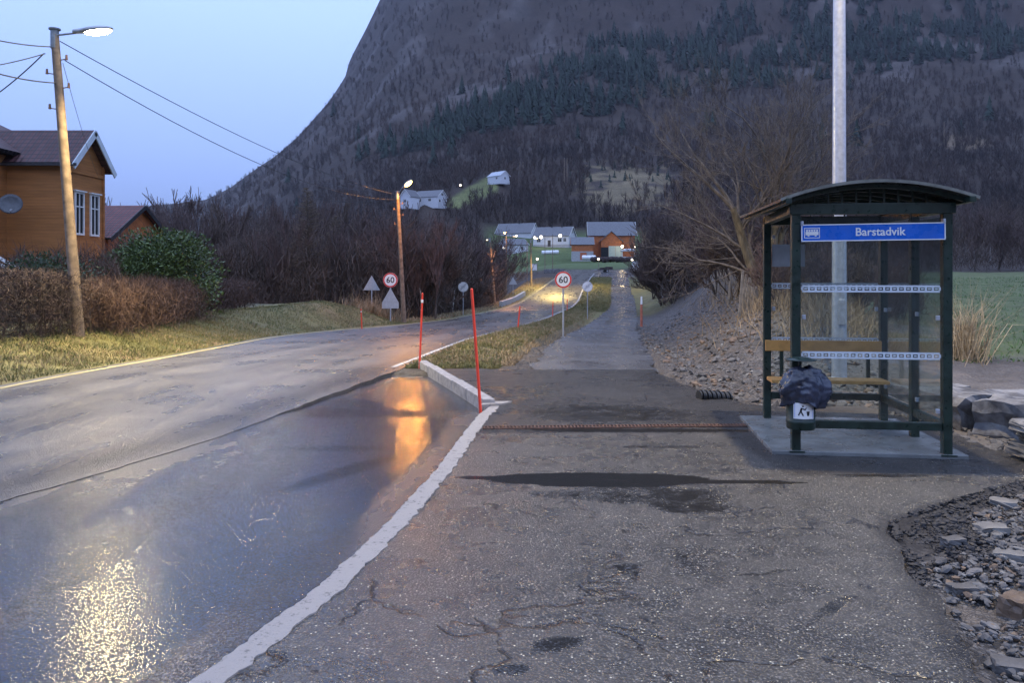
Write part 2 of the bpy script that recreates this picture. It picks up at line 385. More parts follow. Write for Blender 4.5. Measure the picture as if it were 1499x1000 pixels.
# asphalt: attributes wet (smooth film of water), patch (darker asphalt), worn (paler polished tracks)
def asphalt(name, base=(.050, .050, .054), chips=.5, rough=(.34, .52), chip_scale=95., streak_dir=0., streak=0., cracks=.0, film=.12, blotch=1., spec=.5, relief=.85, edge=(.40, .66), wrel=.09):
    t = NT(name); pos = t.pos
    wet0 = t.attr('wet').outputs['Fac']; patch = t.attr('patch').outputs['Fac']
    big = t.noise(.55, 5, .6); mid = t.noise(3.4, 5, .65); fine = t.noise(60, 3, .6)
    sv = t.mapping(rot=(0, 0, streak_dir), sc=(1.9, .22, 1)); st = t.noise(1.25, 3.5, .5, sv, .3)
    st2 = t.noise(5., 4, .6, sv, .3)
    w = t.math('ADD', wet0, t.math('MULTIPLY', t.math('SUBTRACT', t.math('ADD', t.math('MULTIPLY', t.noise(4.5, 6, .72), .65), t.math('MULTIPLY', t.noise(26, 4, .7), .35)), .5), t.mr(wet0, .02, .35, 0, 1.35)))
    wet = t.mr(w, *edge)
    # stone chips showing in the binder
    v = t.vor(chip_scale, out='Color'); sc = t.n('ShaderNodeSeparateColor'); t.l(v, sc.inputs[0])
    chip = t.math('MULTIPLY', t.math('POWER', sc.outputs[0], 2.2), t.mr(t.noise(6., 4, .7), .35, .65, .45, 1.))
    dist = t.vor(chip_scale)
    stone = t.math('MULTIPLY', chip, t.mr(dist, .30, .62, 1, 0))
    bin_ = t.mix(t.mr(mid, .3, .7), tuple(x * .6 for x in base), tuple(x * 1.3 for x in base)); bin_ = t.mix(t.mr(t.noise(17, 5, .75), .38, .66), tuple(x * .55 for x in base), bin_)
    col = t.mix(t.math('MULTIPLY', stone, chips), bin_, (.30, .275, .24))
    col = t.mix(t.math('MULTIPLY', t.mr(big, .38, .66), .35 * blotch), col, tuple(x * 1.9 for x in base))
    glitter = t.math('MULTIPLY', t.mr(sc.outputs[1], .955, .97, 0, 1), t.mr(dist, .2, .5, 1, 0))  # lamp glitter put into the colour as sparse bright chips
    col = t.mix(t.math('MULTIPLY', glitter, chips), col, (.85, .80, .62))
    if streak:
        col = t.mix(t.math('MULTIPLY', t.mr(st, .34, .70), streak), col, (.085, .080, .075))
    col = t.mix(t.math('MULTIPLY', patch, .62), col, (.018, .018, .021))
    if cracks:
        dv = t.n('ShaderNodeVectorMath', operation='ADD'); nn = t.n('ShaderNodeTexNoise'); nn.inputs['Scale'].default_value = 2.6; nn.inputs['Detail'].default_value = 5
        t.l(pos, nn.inputs['Vector']); sb = t.n('ShaderNodeVectorMath', operation='SCALE'); sb.inputs[3].default_value = .85
        t.l(nn.outputs['Color'], sb.inputs[0]); t.l(pos, dv.inputs[0]); t.l(sb.outputs[0], dv.inputs[1])
        e = t.vor(.75, 'DISTANCE_TO_EDGE', dv.outputs[0])
        crack = t.math('MULTIPLY', t.mr(e, .003, .020, 1, 0), t.mr(t.noise(2.1, 4, .65), .45, .54))
        e2 = t.mr(t.noise(4.3, 6, .7, None, 1.2), .63, .69)
        crack = t.math('MULTIPLY', t.math('MAXIMUM', crack, e2), cracks)
        col = t.mix(crack, col, (.010, .010, .012))
    dw = t.mix(wet, col, tuple(x * .32 for x in base))
    rr = t.mr(t.math('ADD', t.math('MULTIPLY', big, .5), t.math('MULTIPLY', mid if not streak else st, .5)), .36, .62, rough[0], rough[1])
    rg = t.n('ShaderNodeMix'); rg.data_type = 'FLOAT'; t.l(wet, rg.inputs[0]); t.l(rr, rg.inputs[2]); rg.inputs[3].default_value = film
    # relief: chips + fine grit, drowned where the film stands
    h = t.math('ADD', t.math('MULTIPLY', t.mr(dist, 0, .6, 1, 0), 1.), t.math('MULTIPLY', fine, .6))
    if streak: h = t.math('ADD', h, t.math('MULTIPLY', st2, .5))
    if cracks: h = t.math('SUBTRACT', h, t.math('MULTIPLY', crack, 2.5))
    bmp = t.n('ShaderNodeBump'); bmp.inputs['Distance'].default_value = .006
    t.l(h, bmp.inputs['Height']); t.l(t.mr(wet, 0, 1, relief, wrel), bmp.inputs['Strength'])
    b2 = t.n('ShaderNodeBump'); b2.inputs['Distance'].default_value = .012; b2.inputs['Strength'].default_value = .09
    t.l(t.noise(2.2, 3, .5), b2.inputs['Height']); t.l(bmp.outputs[0], b2.inputs['Normal'])
    t.set(col=dw, rough=rg.outputs[0], normal=b2.outputs[0], spec=t.mr(patch, 0, 1, spec, .18, False))
    return t.m
M['asph_road'] = asphalt('worn_wet_road_asphalt', (.115, .108, .098), .45, (.24, .38), 80, R(2), .4, 0, .20, spec=.75, edge=(.05, .95), wrel=.4)
M['asph_bay'] = asphalt('wet_lay_by_asphalt', (.024, .024, .027), .14, (.15, .34), 90, R(2), .5, 0, .11, spec=.95, relief=.85, edge=(.08, .72), wrel=.42)
M['asph_walk'] = asphalt('rough_pavement_asphalt', (.052, .050, .045), 1., (.22, .38), 80, 0, 0, .95, .10, spec=.75, edge=(.34, .80))
M['asph_new'] = asphalt('new_dark_asphalt', (.026, .026, .030), .18, (.30, .46), 100, 0, 0, 0, .10, .5)
M['asph_path'] = asphalt('wet_path_asphalt', (.095, .095, .102), .3, (.20, .32), 70, R(-18), .35, 0, .08, spec=1.)

def paint(name, col=(.62, .62, .62), wear=.5, sc=7):
    t = NT(name); n = t.noise(sc, 6, .72); n2 = t.noise(45, 4, .7)
    f = t.mr(t.math('ADD', t.math('MULTIPLY', n, .6), t.math('MULTIPLY', n2, .4)), .53, .62)
    t.set(col=t.mix(t.math('MULTIPLY', f, wear), col, (.12, .12, .12)), rough=.75, normal=t.bump(n2, 1., .012)); return t.m
M['paint_worn'] = paint('worn_white_road_paint', (.5, .5, .5), .85, 5)
M['paint_yellow'] = paint('worn_yellow_road_paint', (.55, .48, .25), .75, 5)
M['kerb'] = paint('pale_rough_kerb_stone', (.30, .29, .285), 1., 16)
M['kerb_grey'] = simple('grey_kerb_stone', (.27, .27, .28), .65, 0, .25, 9, .5, 40)

def boards(name, col, pitch=.14):
    t = NT(name); s = t.n('ShaderNodeSeparateXYZ'); o = t.n('ShaderNodeTexCoord').outputs['Object']; t.l(o, s.inputs[0])
    z = t.math('FRACT', t.math('DIVIDE', s.outputs[2], pitch))
    gap = t.mr(z, .0, .10, 1, 0)
    nz = t.noise(1.2, 5, .65, t.mapping(sc=(.4, .4, 4), vec=o))
    c = t.mix(t.mr(nz, .3, .7), tuple(x * .78 for x in col), tuple(x * 1.15 for x in col))
    c = t.mix(t.math('MULTIPLY', gap, .75), c, tuple(x * .25 for x in col))
    t.set(col=c, rough=.55, normal=t.bump(z, .6, .02)); return t.m
M['house_board'] = boards('orange_brown_weatherboard', (.40, .165, .05))
def tiles(name, a, b, px=.28, pz=.30):
    t = NT(name); o = t.n('ShaderNodeTexCoord').outputs['UV']
    br = t.n('ShaderNodeTexBrick'); br.offset = .0; br.inputs['Scale'].default_value = 1; br.inputs['Mortar Size'].default_value = .02
    br.inputs['Brick Width'].default_value = px; br.inputs['Row Height'].default_value = pz
    br.inputs['Color1'].default_value = (*a, 1); br.inputs['Color2'].default_value = (*b, 1); br.inputs['Mortar'].default_value = (.01, .01, .012, 1)
    t.l(o, br.inputs['Vector']); s = t.n('ShaderNodeSeparateXYZ'); t.l(o, s.inputs[0])
    wave = t.math('SINE', t.math('MULTIPLY', s.outputs[0], 2 * math.pi / px)); row = t.math('FRACT', t.math('DIVIDE', s.outputs[1], pz))
    c = t.mix(t.mr(row, 0, .22, .6, 0), br.outputs['Color'], (.008, .008, .012))
    t.set(col=c, rough=.55, spec=.25, normal=t.bump(t.math('ADD', t.math('MULTIPLY', wave, .3), t.math('MULTIPLY', row, -1)), 1., .05)); return t.m
M['tile_blue'] = tiles('dark_glazed_roof_tiles', (.060, .024, .026), (.095, .040, .042))
M['tile_red'] = tiles('red_brown_roof_tiles', (.12, .035, .035), (.17, .05, .045))

def glass(name, tint=(.90, .94, .94), refl=.10, dirt=.016):
    m = bpy.data.materials.new(name); m.use_nodes = True; t = m.node_tree; t.nodes.clear()
    o = t.nodes.new('ShaderNodeOutputMaterial'); tr = t.nodes.new('ShaderNodeBsdfTransparent'); tr.inputs[0].default_value = (*tint, 1)
    g = t.nodes.new('ShaderNodeBsdfGlossy'); g.inputs['Roughness'].default_value = .04; d = t.nodes.new('ShaderNodeBsdfDiffuse'); d.inputs[0].default_value = (.5, .52, .55, 1)
    lw0 = t.nodes.new('ShaderNodeLayerWeight'); lw = t.nodes.new('ShaderNodeMapRange'); lw.interpolation_type = 'SMOOTHSTEP'; lw.inputs[1].default_value = .35; lw.inputs[2].default_value = 1.0; lw.inputs[3].default_value = .045; lw.inputs[4].default_value = .75; t.links.new(lw0.outputs['Facing'], lw.inputs[0])
    nz = t.nodes.new('ShaderNodeTexNoise'); nz.inputs['Scale'].default_value = 3.; nz.inputs['Detail'].default_value = 6
    mr = t.nodes.new('ShaderNodeMapRange'); mr.inputs[1].default_value = .35; mr.inputs[2].default_value = .75; mr.inputs[3].default_value = dirt * .3; mr.inputs[4].default_value = dirt * 1.6
    tc = t.nodes.new('ShaderNodeTexCoord'); t.links.new(tc.outputs['Object'], nz.inputs['Vector']); t.links.new(nz.outputs['Fac'], mr.inputs[0])
    a = t.nodes.new('ShaderNodeMixShader'); b = t.nodes.new('ShaderNodeMixShader')
    t.links.new(mr.outputs[0], a.inputs[0]); t.links.new(tr.outputs[0], a.inputs[1]); t.links.new(d.outputs[0], a.inputs[2])
    t.links.new(lw.outputs[0], b.inputs[0]); t.links.new(a.outputs[0], b.inputs[1]); t.links.new(g.outputs[0], b.inputs[2])
    t.links.new(b.outputs[0], o.inputs[0]); return m
M['glass'] = glass('shelter_glass')
# ================================================================ GROUND
def graded(a, b, segs):
    out = [a]
    for (to, step) in segs:
        n = max(1, int(round((to - out[-1]) / step))); out += list(np.linspace(out[-1], to, n + 1)[1:])
    return np.array(out)
def grid(name, xs, ys, Hf):
    X, Y = np.meshgrid(xs, ys); Z = Hf(X, Y); ny, nx = X.shape
    v = np.stack([X, Y, Z], -1).reshape(-1, 3)
    i = np.arange(ny - 1)[:, None] * nx + np.arange(nx - 1)[None, :]
    f = np.stack([i, i + 1, i + nx + 1, i + nx], -1).reshape(-1, 4)
    return v, f, X.ravel(), Y.ravel(), Z.ravel()
def cover(x, y, z):
    px = CX + F * x / np.maximum(y, 1); py = HY - (z - EYE) * F / np.maximum(y, 1)
    n = fbm(x * .5, y * .5, 4); n2 = fbm(x / 12, y / 12, 4); nf = fbm(x / 40, y / 40, 4)
    C = lambda *c: np.array(c)[None, :]
    col = np.zeros((x.size, 3)) + C(.048, .035, .029)
    mixc = lambda w, c: col * (1 - w[:, None]) + c * w[:, None]
    grass = C(.115, .125, .04); yel = C(.19, .15, .07); green = C(.095, .115, .042); soil = C(.06, .045, .035)
    gm = grass * (1 - n[:, None]) + yel * n[:, None]
    near = (y < 150)
    # left verge and mound
    dl = RL(np.clip(y, -60, 200)) - x
    w = sm(-y, -140, -90) * (dl > -.3) * sm(-dl, -9, -5); w = np.where(y > 45, w * sm(-dl, -3.5, -2), w); col = mixc(w, gm)
    w = (dl > 5) * sm(-y, -70, -40) * near; col = mixc(w * .8, C(.07, .075, .03))
    # verge between road and path
    rr = RR(np.clip(y, -60, 200)); pl = PL(np.clip(y, 12.4, 200)); pr = np.where(y < 12.4, PADR(y), PR(np.clip(y, 12.4, 200)))
    w = ((x > rr - .2) & (x < pl + .3) & (y > 12.5) & (y < 140)).astype(float); col = mixc(w, gm * np.array([1.05, .95, .9]))
    tv = (x - rr) / np.maximum(pl - rr, .2); w2 = w * sm(tv, .66, .9) * sm(-y, -50, -34); col = mixc(w2 * .85, C(.085, .062, .045))
    w3 = w * sm(-y, -15.5, -13.8); col = mixc(w3 * .8, soil)
    # right side
    dr = x - pr; R_ = (dr > -.2)
    fld = R_ * sm(x - RIDGE(np.clip(y, 9, 150)), 1.2, 2.6) * sm(y, 12.5, 14.5) * sm(-y, -96, -88)
    rub = R_ * sm(-(x - RIDGE(np.clip(y, 9, 150))), -.6, .5) * sm(y, 9, 10) * sm(-y, -56, -44)
    drg = R_ * sm(y, 46, 60) * sm(-y, -140, -120) * sm(-dr, -3.5, -2); col = mixc(drg, gm)
    col = mixc(rub, C(.082, .066, .052)); crest = np.exp(-((x - RIDGE(y)) / 1.6) ** 2) * sm(y, 11, 14) * R_ * sm(-y, -90, -60); col = mixc(crest * .85, C(.15, .115, .07))
    col = mixc(fld, green * (1 - .5 * n[:, None]) + C(.16, .17, .07) * .5 * n[:, None])
    nearr = R_ * sm(-y, -14.5, -12.5) * sm(x, 3.6, 4.6); col = mixc(nearr, C(.10, .075, .055) * (1 - n[:, None]) + C(.20, .19, .18) * n[:, None])
    heap = R_ * (y < 6.6); spill = heap * sm(-dr, -.75, -.3) * sm(y, 3.9, 4.6); col = mixc(heap.astype(float), C(.075, .075, .08)); col = mixc(spill * .95, C(.014, .014, .016))
    # far: farm lawn, meadows
    lawn = sm(y, 165, 180) * sm(-y, -325, -296) * sm(px, 700, 725) * sm(-px, -960, -940); col = mixc(lawn, C(.085, .125, .04) * (.8 + .4 * nf[:, None]))
    dc = ((px - 918) / 82) ** 2 + ((py - 276) / 38) ** 2 + (fbm(x / 9, y / 9, 5) - .5) * 3.6
    mead = (y > 340) * (y < 640) * sm(-dc, -1.2, -.2) * .85; col = mixc(mead, C(.19, .15, .085))
    dc = np.abs(py - (330 - (px - 600) * .52)) / 14; strip = (y > 335) * (y < 520) * (px > 628) * (px < 728) * sm(-dc - (nf - .5) * 1.5, -1.2, -.6); col = mixc(strip, C(.15, .165, .06))
    dc = ((px - 1410) / 45) ** 2 + ((py - 205) / 14) ** 2 + (nf - .5) * 2; mead = (y > 380) * sm(-dc, -1.1, -.6); col = mixc(mead * .6, C(.26, .19, .12))
    # stony mask + rocky patches on the high slope
    stony = np.clip(rub * (1 - crest * .8) + heap * (1 - spill * .9) + w2 * .35 + nearr * .4 + w3 * .5, 0, 1)
    rocky = (y > 700) * sm(nf, .56, .72); col = mixc(rocky * .6, C(.12, .105, .10))
    return np.concatenate([np.clip(col, 0, 1), np.ones((x.size, 1))], 1), stony
xs = graded(-420, 420, [(-120, 20), (-40, 4), (-14, .8), (-5, .22), (14, .14), (22, .35), (50, 1.5), (130, 5), (420, 20)])
ys = graded(-60, 200, [(-6, 4), (2, .5), (30, .14), (50, .3), (90, .8), (200, 2.2)])
v, f, gx, gy, gz = grid('ground', xs, ys, H)
me = mesh_np('ground', v, f, True); c, st = cover(gx, gy, gz); vcol(me, 'cover', c); vfloat(me, 'stony', st)
tag(link('ground', me, M['ground']), kind='structure')
# hillside: one sheet fanning out from the valley floor to the mountain
us = np.concatenate([np.linspace(-2.2, -.75, 40)[:-1], np.linspace(-.75, .75, 330), np.linspace(.75, 2.2, 40)[1:]])
yf = np.concatenate([np.geomspace(199.5, 600, 150), np.geomspace(600, 1900, 150)[1:]])
U, Y = np.meshgrid(us, yf); X = U * Y; Z = H(X, Y); ny, nx = X.shape
i = np.arange(ny - 1)[:, None] * nx + np.arange(nx - 1)[None, :]
me = mesh_np('mountain', np.stack([X, Y, Z], -1).reshape(-1, 3), np.stack([i, i + 1, i + nx + 1, i + nx], -1).reshape(-1, 4), True)
c, st = cover(X.ravel(), Y.ravel(), Z.ravel()); vcol(me, 'cover', c); vfloat(me, 'stony', st * 0)
tag(link('mountain', me, M['hill']), kind='structure')

# ================================================================ PAVED SHEETS
def sheet(name, ys, Lf, Rf, Zf, nx, m, wetf=None, patchf=None, skirt=.15, jl=0, jr=0, kind='structure', smooth=True):
    ys = np.asarray(ys, float); ny = len(ys); L = Lf(ys) + (fbm(ys * 2.1, ys * 0 + 3, 4) - .5) * jl; Rr = Rf(ys) + (fbm(ys * 2.7, ys * 0 + 9, 4) - .5) * jr
    t = np.linspace(0, 1, nx); X = L[:, None] + (Rr - L)[:, None] * t[None, :]; Y = np.repeat(ys[:, None], nx, 1); Z = Zf(X, Y)
    Xs = np.concatenate([X[:, :1], X, X[:, -1:]], 1); Ys = np.concatenate([Y[:, :1], Y, Y[:, -1:]], 1); Zs = np.concatenate([Z[:, :1] - skirt, Z, Z[:, -1:] - skirt], 1)
    n2 = nx + 2; v = np.stack([Xs, Ys, Zs], -1).reshape(-1, 3)
    i = np.arange(ny - 1)[:, None] * n2 + np.arange(n2 - 1)[None, :]
    me = mesh_np(name, v, np.stack([i, i + 1, i + n2 + 1, i + n2], -1).reshape(-1, 4), smooth)
    if smooth: me.set_sharp_from_angle(angle=R(30))
    fx, fy = Xs.ravel(), Ys.ravel()
    vfloat(me, 'wet', wetf(fx, fy) if wetf else np.zeros(fx.size)); vfloat(me, 'patch', patchf(fx, fy) if patchf else np.zeros(fx.size))
    return tag(link(name, me, m), kind=kind)
def ell(x, y, cx, cy, rx, ry, rot=0, soft=.35):
    c, s = math.cos(rot), math.sin(rot); dx, dy = x - cx, y - cy; a = (dx * c + dy * s) / rx; b = (-dx * s + dy * c) / ry
    return 1 - sm(np.sqrt(a * a + b * b), 1 - soft, 1 + soft)
# the lay-by dips towards the raised kerb
def zroad(x, y):
    z = prof(y)
    return z - .06 * sm(y, 8.6, 9.6) * (1 - sm(y, 12.8, 14.2)) * sm(x, -3.4, -1.6) * (y < 14.5)
def seam(y): return I(y, [(-60, -13), (0, -5.4), (3, -4.4), (5.44, -3.55), (7.67, -2.82), (10.5, -2.35), (13, -1.95), (14, -1.85)])
ROADW = lambda x, y: 0 * x
def ROADP(x, y):
    r = np.clip(y, -60, 14); t = np.where(y < 14, x - seam(r), x - RR(y) ); a = .9 * np.exp(-((t + .38) / .42) ** 2) * (1 - .7 * sm(y, 13, 22))
    tr = (fbm(t * 1.5 + 40, y * .07, 4) - .42) * 2.2; return np.clip(np.maximum(a * (.6 + .6 * fbm(x * 3, y * .5, 3)), np.clip(tr, 0, .55)), 0, 1)
sheet('road', graded(-60, 190, [(-5, 2), (2, .3), (16, .12), (60, .3), (182, 1)]), RL, lambda y: np.where(y < 14, seam(y), RR(y)), lambda x, y: prof(y) + .010, 40, M['asph_road'], ROADW, ROADP, jl=.12, jr=.09)
def BAYW(x, y):
    band = sm(x, -2.75, -2.2) * (1 - sm(x - KX(np.minimum(y, 9.3)), -.42, -.12)) * (1 - sm(y, 9.2, 10.5)) + .75 * sm(y, 8.5, 10) * (1 - sm(y, 12, 13.4))
    left = .55 * sm(x - seam(y), .1, .5) * (1 - sm(x, -2.5, -2.1)) * (1 - sm(y, 6, 8.5))
    st = (fbm(x * 3.6 + y * .10, y * .32, 4) - .5) * 1.15
    w = np.clip(np.maximum(band * .62, left) + st * sm(band + left, .1, .6), 0, 1)
    return np.maximum(w, np.maximum(ell(x, y, -1.75, 3.2, .20, .35, 0) * .95, np.maximum(ell(x, y, -1.3, 6.5, .35, .45, -.5), ell(x, y, -1.5, 9.0, .5, .4, 0)) * .8))
BAYP = lambda x, y: np.maximum(ell(x, y, -1.32, 6.35, .13, .75, -.55) * .9, ell(x, y, -1.55, 7.15, .5, .12, 0) * .75)
KB = [(9.35, -.28), (10.2, -.56), (11.2, -.87), (12.4, -1.22), (13.7, -1.60)]
bayR = lambda y: np.where(y < 9.35, KX(y) - .0, I(y, KB))
sheet('lay_by', graded(-60, 14, [(-5, 2), (1, .3), (13.95, .06)]), lambda y: seam(y) - .2, bayR, lambda x, y: zroad(x, y) + .004, 50, M['asph_bay'], BAYW, BAYP, jl=.05)
# pavement in front of the shelter
def zwalk(x, y):
    kx = np.where(y < 9.35, KX(y), I(y, KB))
    return .016 + .035 * sm(y, 9, 10) * (1 - sm(x - kx, .1, 2.0)) * (1 - sm(y, 12.3, 13.3))
WALKW = lambda x, y: np.maximum.reduce([
    ell(x, y, .66, 6.03, .86, .20, -.02, .15) * 1.3, ell(x, y, 1.75, 5.95, .55, .07, -.05) * .85, ell(x, y, -.25, 6.08, .3, .045, 0) * .75,
    ell(x, y, 1.2, 5.45, .34, .32, 0, .2) * .66, ell(x, y, .85, 5.62, .80, .26, 0, .35) * .60, ell(x, y, .3, 5.25, .5, .12, .3) * .42,
    ell(x, y, 1.0, 8.9, 1.25, .75, 0, .6) * .62, ell(x, y, 1.4, 7.9, 1.4, .10, 0) * .8, ell(x, y, .55, 8.0, .5, .06, 0) * .65,
    ell(x, y, 1.35, 7.15, .5, .07, 0) * .62, ell(x, y, .3, 6.75, .4, .06, 0) * .52, ell(x, y, 2.9, 6.15, .45, .08, 0) * .65, ell(x, y, .9, 7.45, .6, .05, 0) * .5,
    ell(x, y, .62, 4.2, .10, .12, .6) * .62, ell(x, y, .95, 4.35, .06, .18, .2) * .64, ell(x, y, .2, 3.35, .16, .08, .3) * .66, ell(x, y, .0, 3.15, .12, .07, .3) * .66,
    ell(x, y, 1.5, 3.7, .05, .25, -.8) * .6, ell(x, y, -.1, 4.6, .25, .04, .2) * .5, ell(x, y, 1.35, 4.15, .35, .035, .25) * .55])
WALKP = lambda x, y: np.maximum.reduce([sm(y, 7.72, 7.80) * .72 * np.ones_like(x), sm(y - (x - 2.2) * .02, 6.12, 6.2) * sm(x - (7.8 - y) * .05, 2.02, 2.12) * .85, ell(x, y, 1.55, 6.75, 1.9, .0001, 0) * 0, (1 - sm(PADR(y) - x, .03, .16)) * (y < 5.6) * .7])  # newer apron strip, darker stretch round the shelter, dark pavement rim
walkL = lambda y: np.where(y < 9.35, KX(y) + .105, I(y, KB) + .13)
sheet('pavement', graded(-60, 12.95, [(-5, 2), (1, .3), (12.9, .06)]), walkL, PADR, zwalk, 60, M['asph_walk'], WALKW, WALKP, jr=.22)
# footpath beyond
PATHW = lambda x, y: np.maximum.reduce([ell(x, y, 2.3, 19, .5, 4.5, -.14) * .38, ell(x, y, 1.3, 14.6, .6, .9, 0) * .5, ell(x, y, 6.3, 48, .5, 12, -.17) * .5, ell(x, y, 14, 106, 3, 2, 0) * .6])
sheet('footpath', graded(12.9, 136, [(40, .15), (134, .8)]), lambda y: np.where(y < 13.2, .2, PL(y)), PR, lambda x, y: prof(y) + .008, 16, M['asph_path'], PATHW, jl=.35, jr=.5)
sheet('farm_yard', graded(133, 184, [(182, 1)]), lambda y: RR(y) - .2, lambda y: PR(y) + 1.2, lambda x, y: prof(y) + .004, 12, M['asph_path'], jr=.8)
# kerb: flush pale stones along the lay-by, then raised where the lay-by ends
v = []; f = []
yk = graded(-20, 9.35, [(2, 1), (9.35, .018)]); j1 = (fbm(yk * 22, yk * 0 + 1, 4) - .5) * .030; j2 = (fbm(yk * 18, yk * 0 + 5, 5) - .5) * .05
k0 = KX(yk) + j1 - .01; k1 = KX(yk) + .125 + j2 + .01; zt = .018 + .010 * fbm(yk * 5, yk * 0 + 2, 3)
n = len(yk); v = np.concatenate([np.stack([k0, yk, yk * 0 - .1], 1), np.stack([k0 + .006, yk, zt], 1), np.stack([k1 - .006, yk, zt], 1), np.stack([k1, yk, yk * 0 - .1], 1)])
i = np.arange(n - 1); f = np.concatenate([np.stack([i + a * n, i + (a + 1) * n, i + (a + 1) * n + 1, i + a * n + 1], 1) for a in range(3)])
tag(link('kerb_line', mesh_np('kerb_line', v, f), M['kerb']), kind='structure')
b = B(); P0 = Vector((-.36, 9.38, 0)); P1 = Vector((-1.66, 13.75, 0)); d = (P1 - P0); L = d.length; u = d / L; rz = math.atan2(u.y, u.x); nst = 5
for k in range(nst):
    c = P0 + u * (L * (k + .5) / nst) + Vector((.09, 0, 0)); c.z = -.035 + (k % 2) * .006 - .012 * k * .4
    b.box(c, (L / nst - .014, .145, .26), rz=rz + (random.random() - .5) * .012, bevel=.012)
tag(b.build('raised_kerb', M['kerb_grey']), kind='structure')
b = B(); b.poly([(-.40, 9.25, .05), (-.10, 9.36, .05), (.0, 9.52, .05), (-.30, 9.50, .05)], .12, (0, 0, -1)); tag(b.build('kerb_corner', M['kerb']), kind='structure')
# painted lines on the road
def line(name, pts_y, xf, w, m, dz=.018, zf=None):
    zf = zf or (lambda x, y: prof(y))
    return sheet(name, pts_y, lambda y: xf(y) - w / 2, lambda y: xf(y) + w / 2, lambda x, y: zf(x, y) + dz, 3, m, skirt=.0, jl=.02, jr=.02)
line('edge_marking', graded(13.7, 150, [(60, .3), (150, 1)]), lambda y: RR(y) - .18, .095, M['paint_worn'])
line('edge_marking', graded(-5, 150, [(60, .3), (150, 1)]), lambda y: RL(y) + .22, .10, M['paint_yellow'])
# concrete pad of the shelter
SH = Vector((2.49, 6.9, .0)); SR = R(-7)
def sh(x, y, z=0): return Vector((SH.x + x * math.cos(SR) - y * math.sin(SR), SH.y + x * math.sin(SR) + y * math.cos(SR), z))
b = B(); b.box(sh(.60, .80, .0), (1.62, 1.72, .10), rz=SR, bevel=.008); tag(b.build('concrete_pad', simple('wet_concrete', (.17, .18, .175), .35, 0, .25, 3, .2, 40)), kind='structure')

# unseen hill added behind the camera to cut sky reflection in the glass
xs_ = np.linspace(-900, 900, 70); ys_ = np.linspace(-760, -57, 50)
v, f, gx, gy, gz = grid('unseen_hill', xs_, ys_, lambda x, y: .25 + 190 * sm(-y, 70, 640) * (.7 + .5 * fbm(x / 160, y / 160, 4)) + 10 * sm(-y, 64, 90))
me = mesh_np('unseen_hill', v, f, True); vcol(me, 'cover', np.tile(np.array([[.055, .045, .04, 1.]]), (gx.size, 1))); tag(link('unseen_hill', me, M['hill']), kind='structure')
# ================================================================ BUS SHELTER
def text_mesh(name, txt, size, m, parent, loc, rot, thick=.0015, bold=0.0, align='CENTER'):
    cu = bpy.data.curves.new(name, 'FONT'); cu.body = txt; cu.size = size; cu.extrude = thick; cu.offset = bold
    cu.align_x = align; cu.align_y = 'CENTER'; cu.resolution_u = 3
    o = bpy.data.objects.new('tmp', cu); COL.objects.link(o)
    me = bpy.data.meshes.new_from_object(o.evaluated_get(bpy.context.evaluated_depsgraph_get())); me.name = name
    bpy.data.objects.remove(o); bpy.data.curves.remove(cu); me.materials.clear()
    q = link(name, me, m, parent, loc); q.rotation_euler = rot; return q
S = empty('bus_shelter', (SH.x, SH.y, .03), SR, 'dark green steel and glass bus shelter with an arched roof beside the pavement', 'bus shelter')
W, D, HT = 1.25, 1.56, 2.17
pw = .075; gs = M['green_steel']
for (x, y, h) in ((0, 0, HT), (W, 0, HT), (0.06, D, HT), (W, D, HT), (W, D * .46, HT)):
    b = B(); b.box((x, y, h / 2), (pw, pw, h), bevel=.006); b.box((x, y, .012), (.13, .13, .014)); b.build('post', gs, S)
def beam(a, c, w, h, name='beam'):
    a, c = Vector(a), Vector(c); d = c - a; b = B(); b.box((a + c) / 2, (d.length, w, h), rz=math.atan2(d.y, d.x), bevel=.005); return b.build(name, gs, S)
beam((-.06, -.005, 2.13), (W + .06, -.005, 2.13), .09, .095, 'top_beam'); beam((.06, D + .003, 2.13), (W + .04, D + .003, 2.13), .08, .09, 'top_beam')
beam((.0, .05, 2.135), (.06, D - .05, 2.135), .07, .085, 'top_beam'); beam((W, .05, 2.135), (W, D - .05, 2.135), .07, .085, 'top_beam')
beam((.04, 0, .25), (W - .04, 0, .25), .05, .07, 'base_rail'); beam((.10, D, .26), (W - .04, D, .26), .05, .07, 'base_rail'); beam((W, .04, .25), (W, D - .04, .25), .05, .07, 'base_rail')
# arched roof
def arch(x):  # height of the roof skin over local x
    t = (x - W / 2) / (W / 2 + .17); return 2.205 + .150 * (1 - t * t)
xsr = np.linspace(-.17, W + .17, 33); y0, y1 = -.22, D + .30
v = []; f = []
for x in xsr:
    z = arch(x); v += [(x, y0, z), (x, y1, z), (x, y0, z - .022), (x, y1, z - .022)]
for i in range(32):
    a = i * 4; c = a + 4; f += [(a, a + 1, c + 1, c), (a + 2, c + 2, c + 3, a + 3), (a, c, c + 2, a + 2), (a + 1, a + 3, c + 3, c + 1)]
f += [(0, 2, 3, 1), (128, 129, 131, 130)]
M['roof_skin'] = simple('dark_roof_sheet', (.05, .055, .05), .35, .2, .3, 4, .05)
M['trim'] = simple('dull_roof_edge', (.20, .20, .17), .5, .3, .25, 8, .05)
roof = link('roof', mesh_np('roof', v, f), M['roof_skin'], S)
for yy in (y0, y1):
    b = B()
    for i in range(32):
        x0_, x1_ = xsr[i], xsr[i + 1]; p = Vector((x0_, yy, arch(x0_) - .006)); q = Vector((x1_, yy, arch(x1_) - .006)); d = q - p
        b.box((p + q) / 2, (d.length + .004, .020, .026), ry=-math.atan2(d.z, d.x))
    b.build('edge_trim', M['trim'], roof)
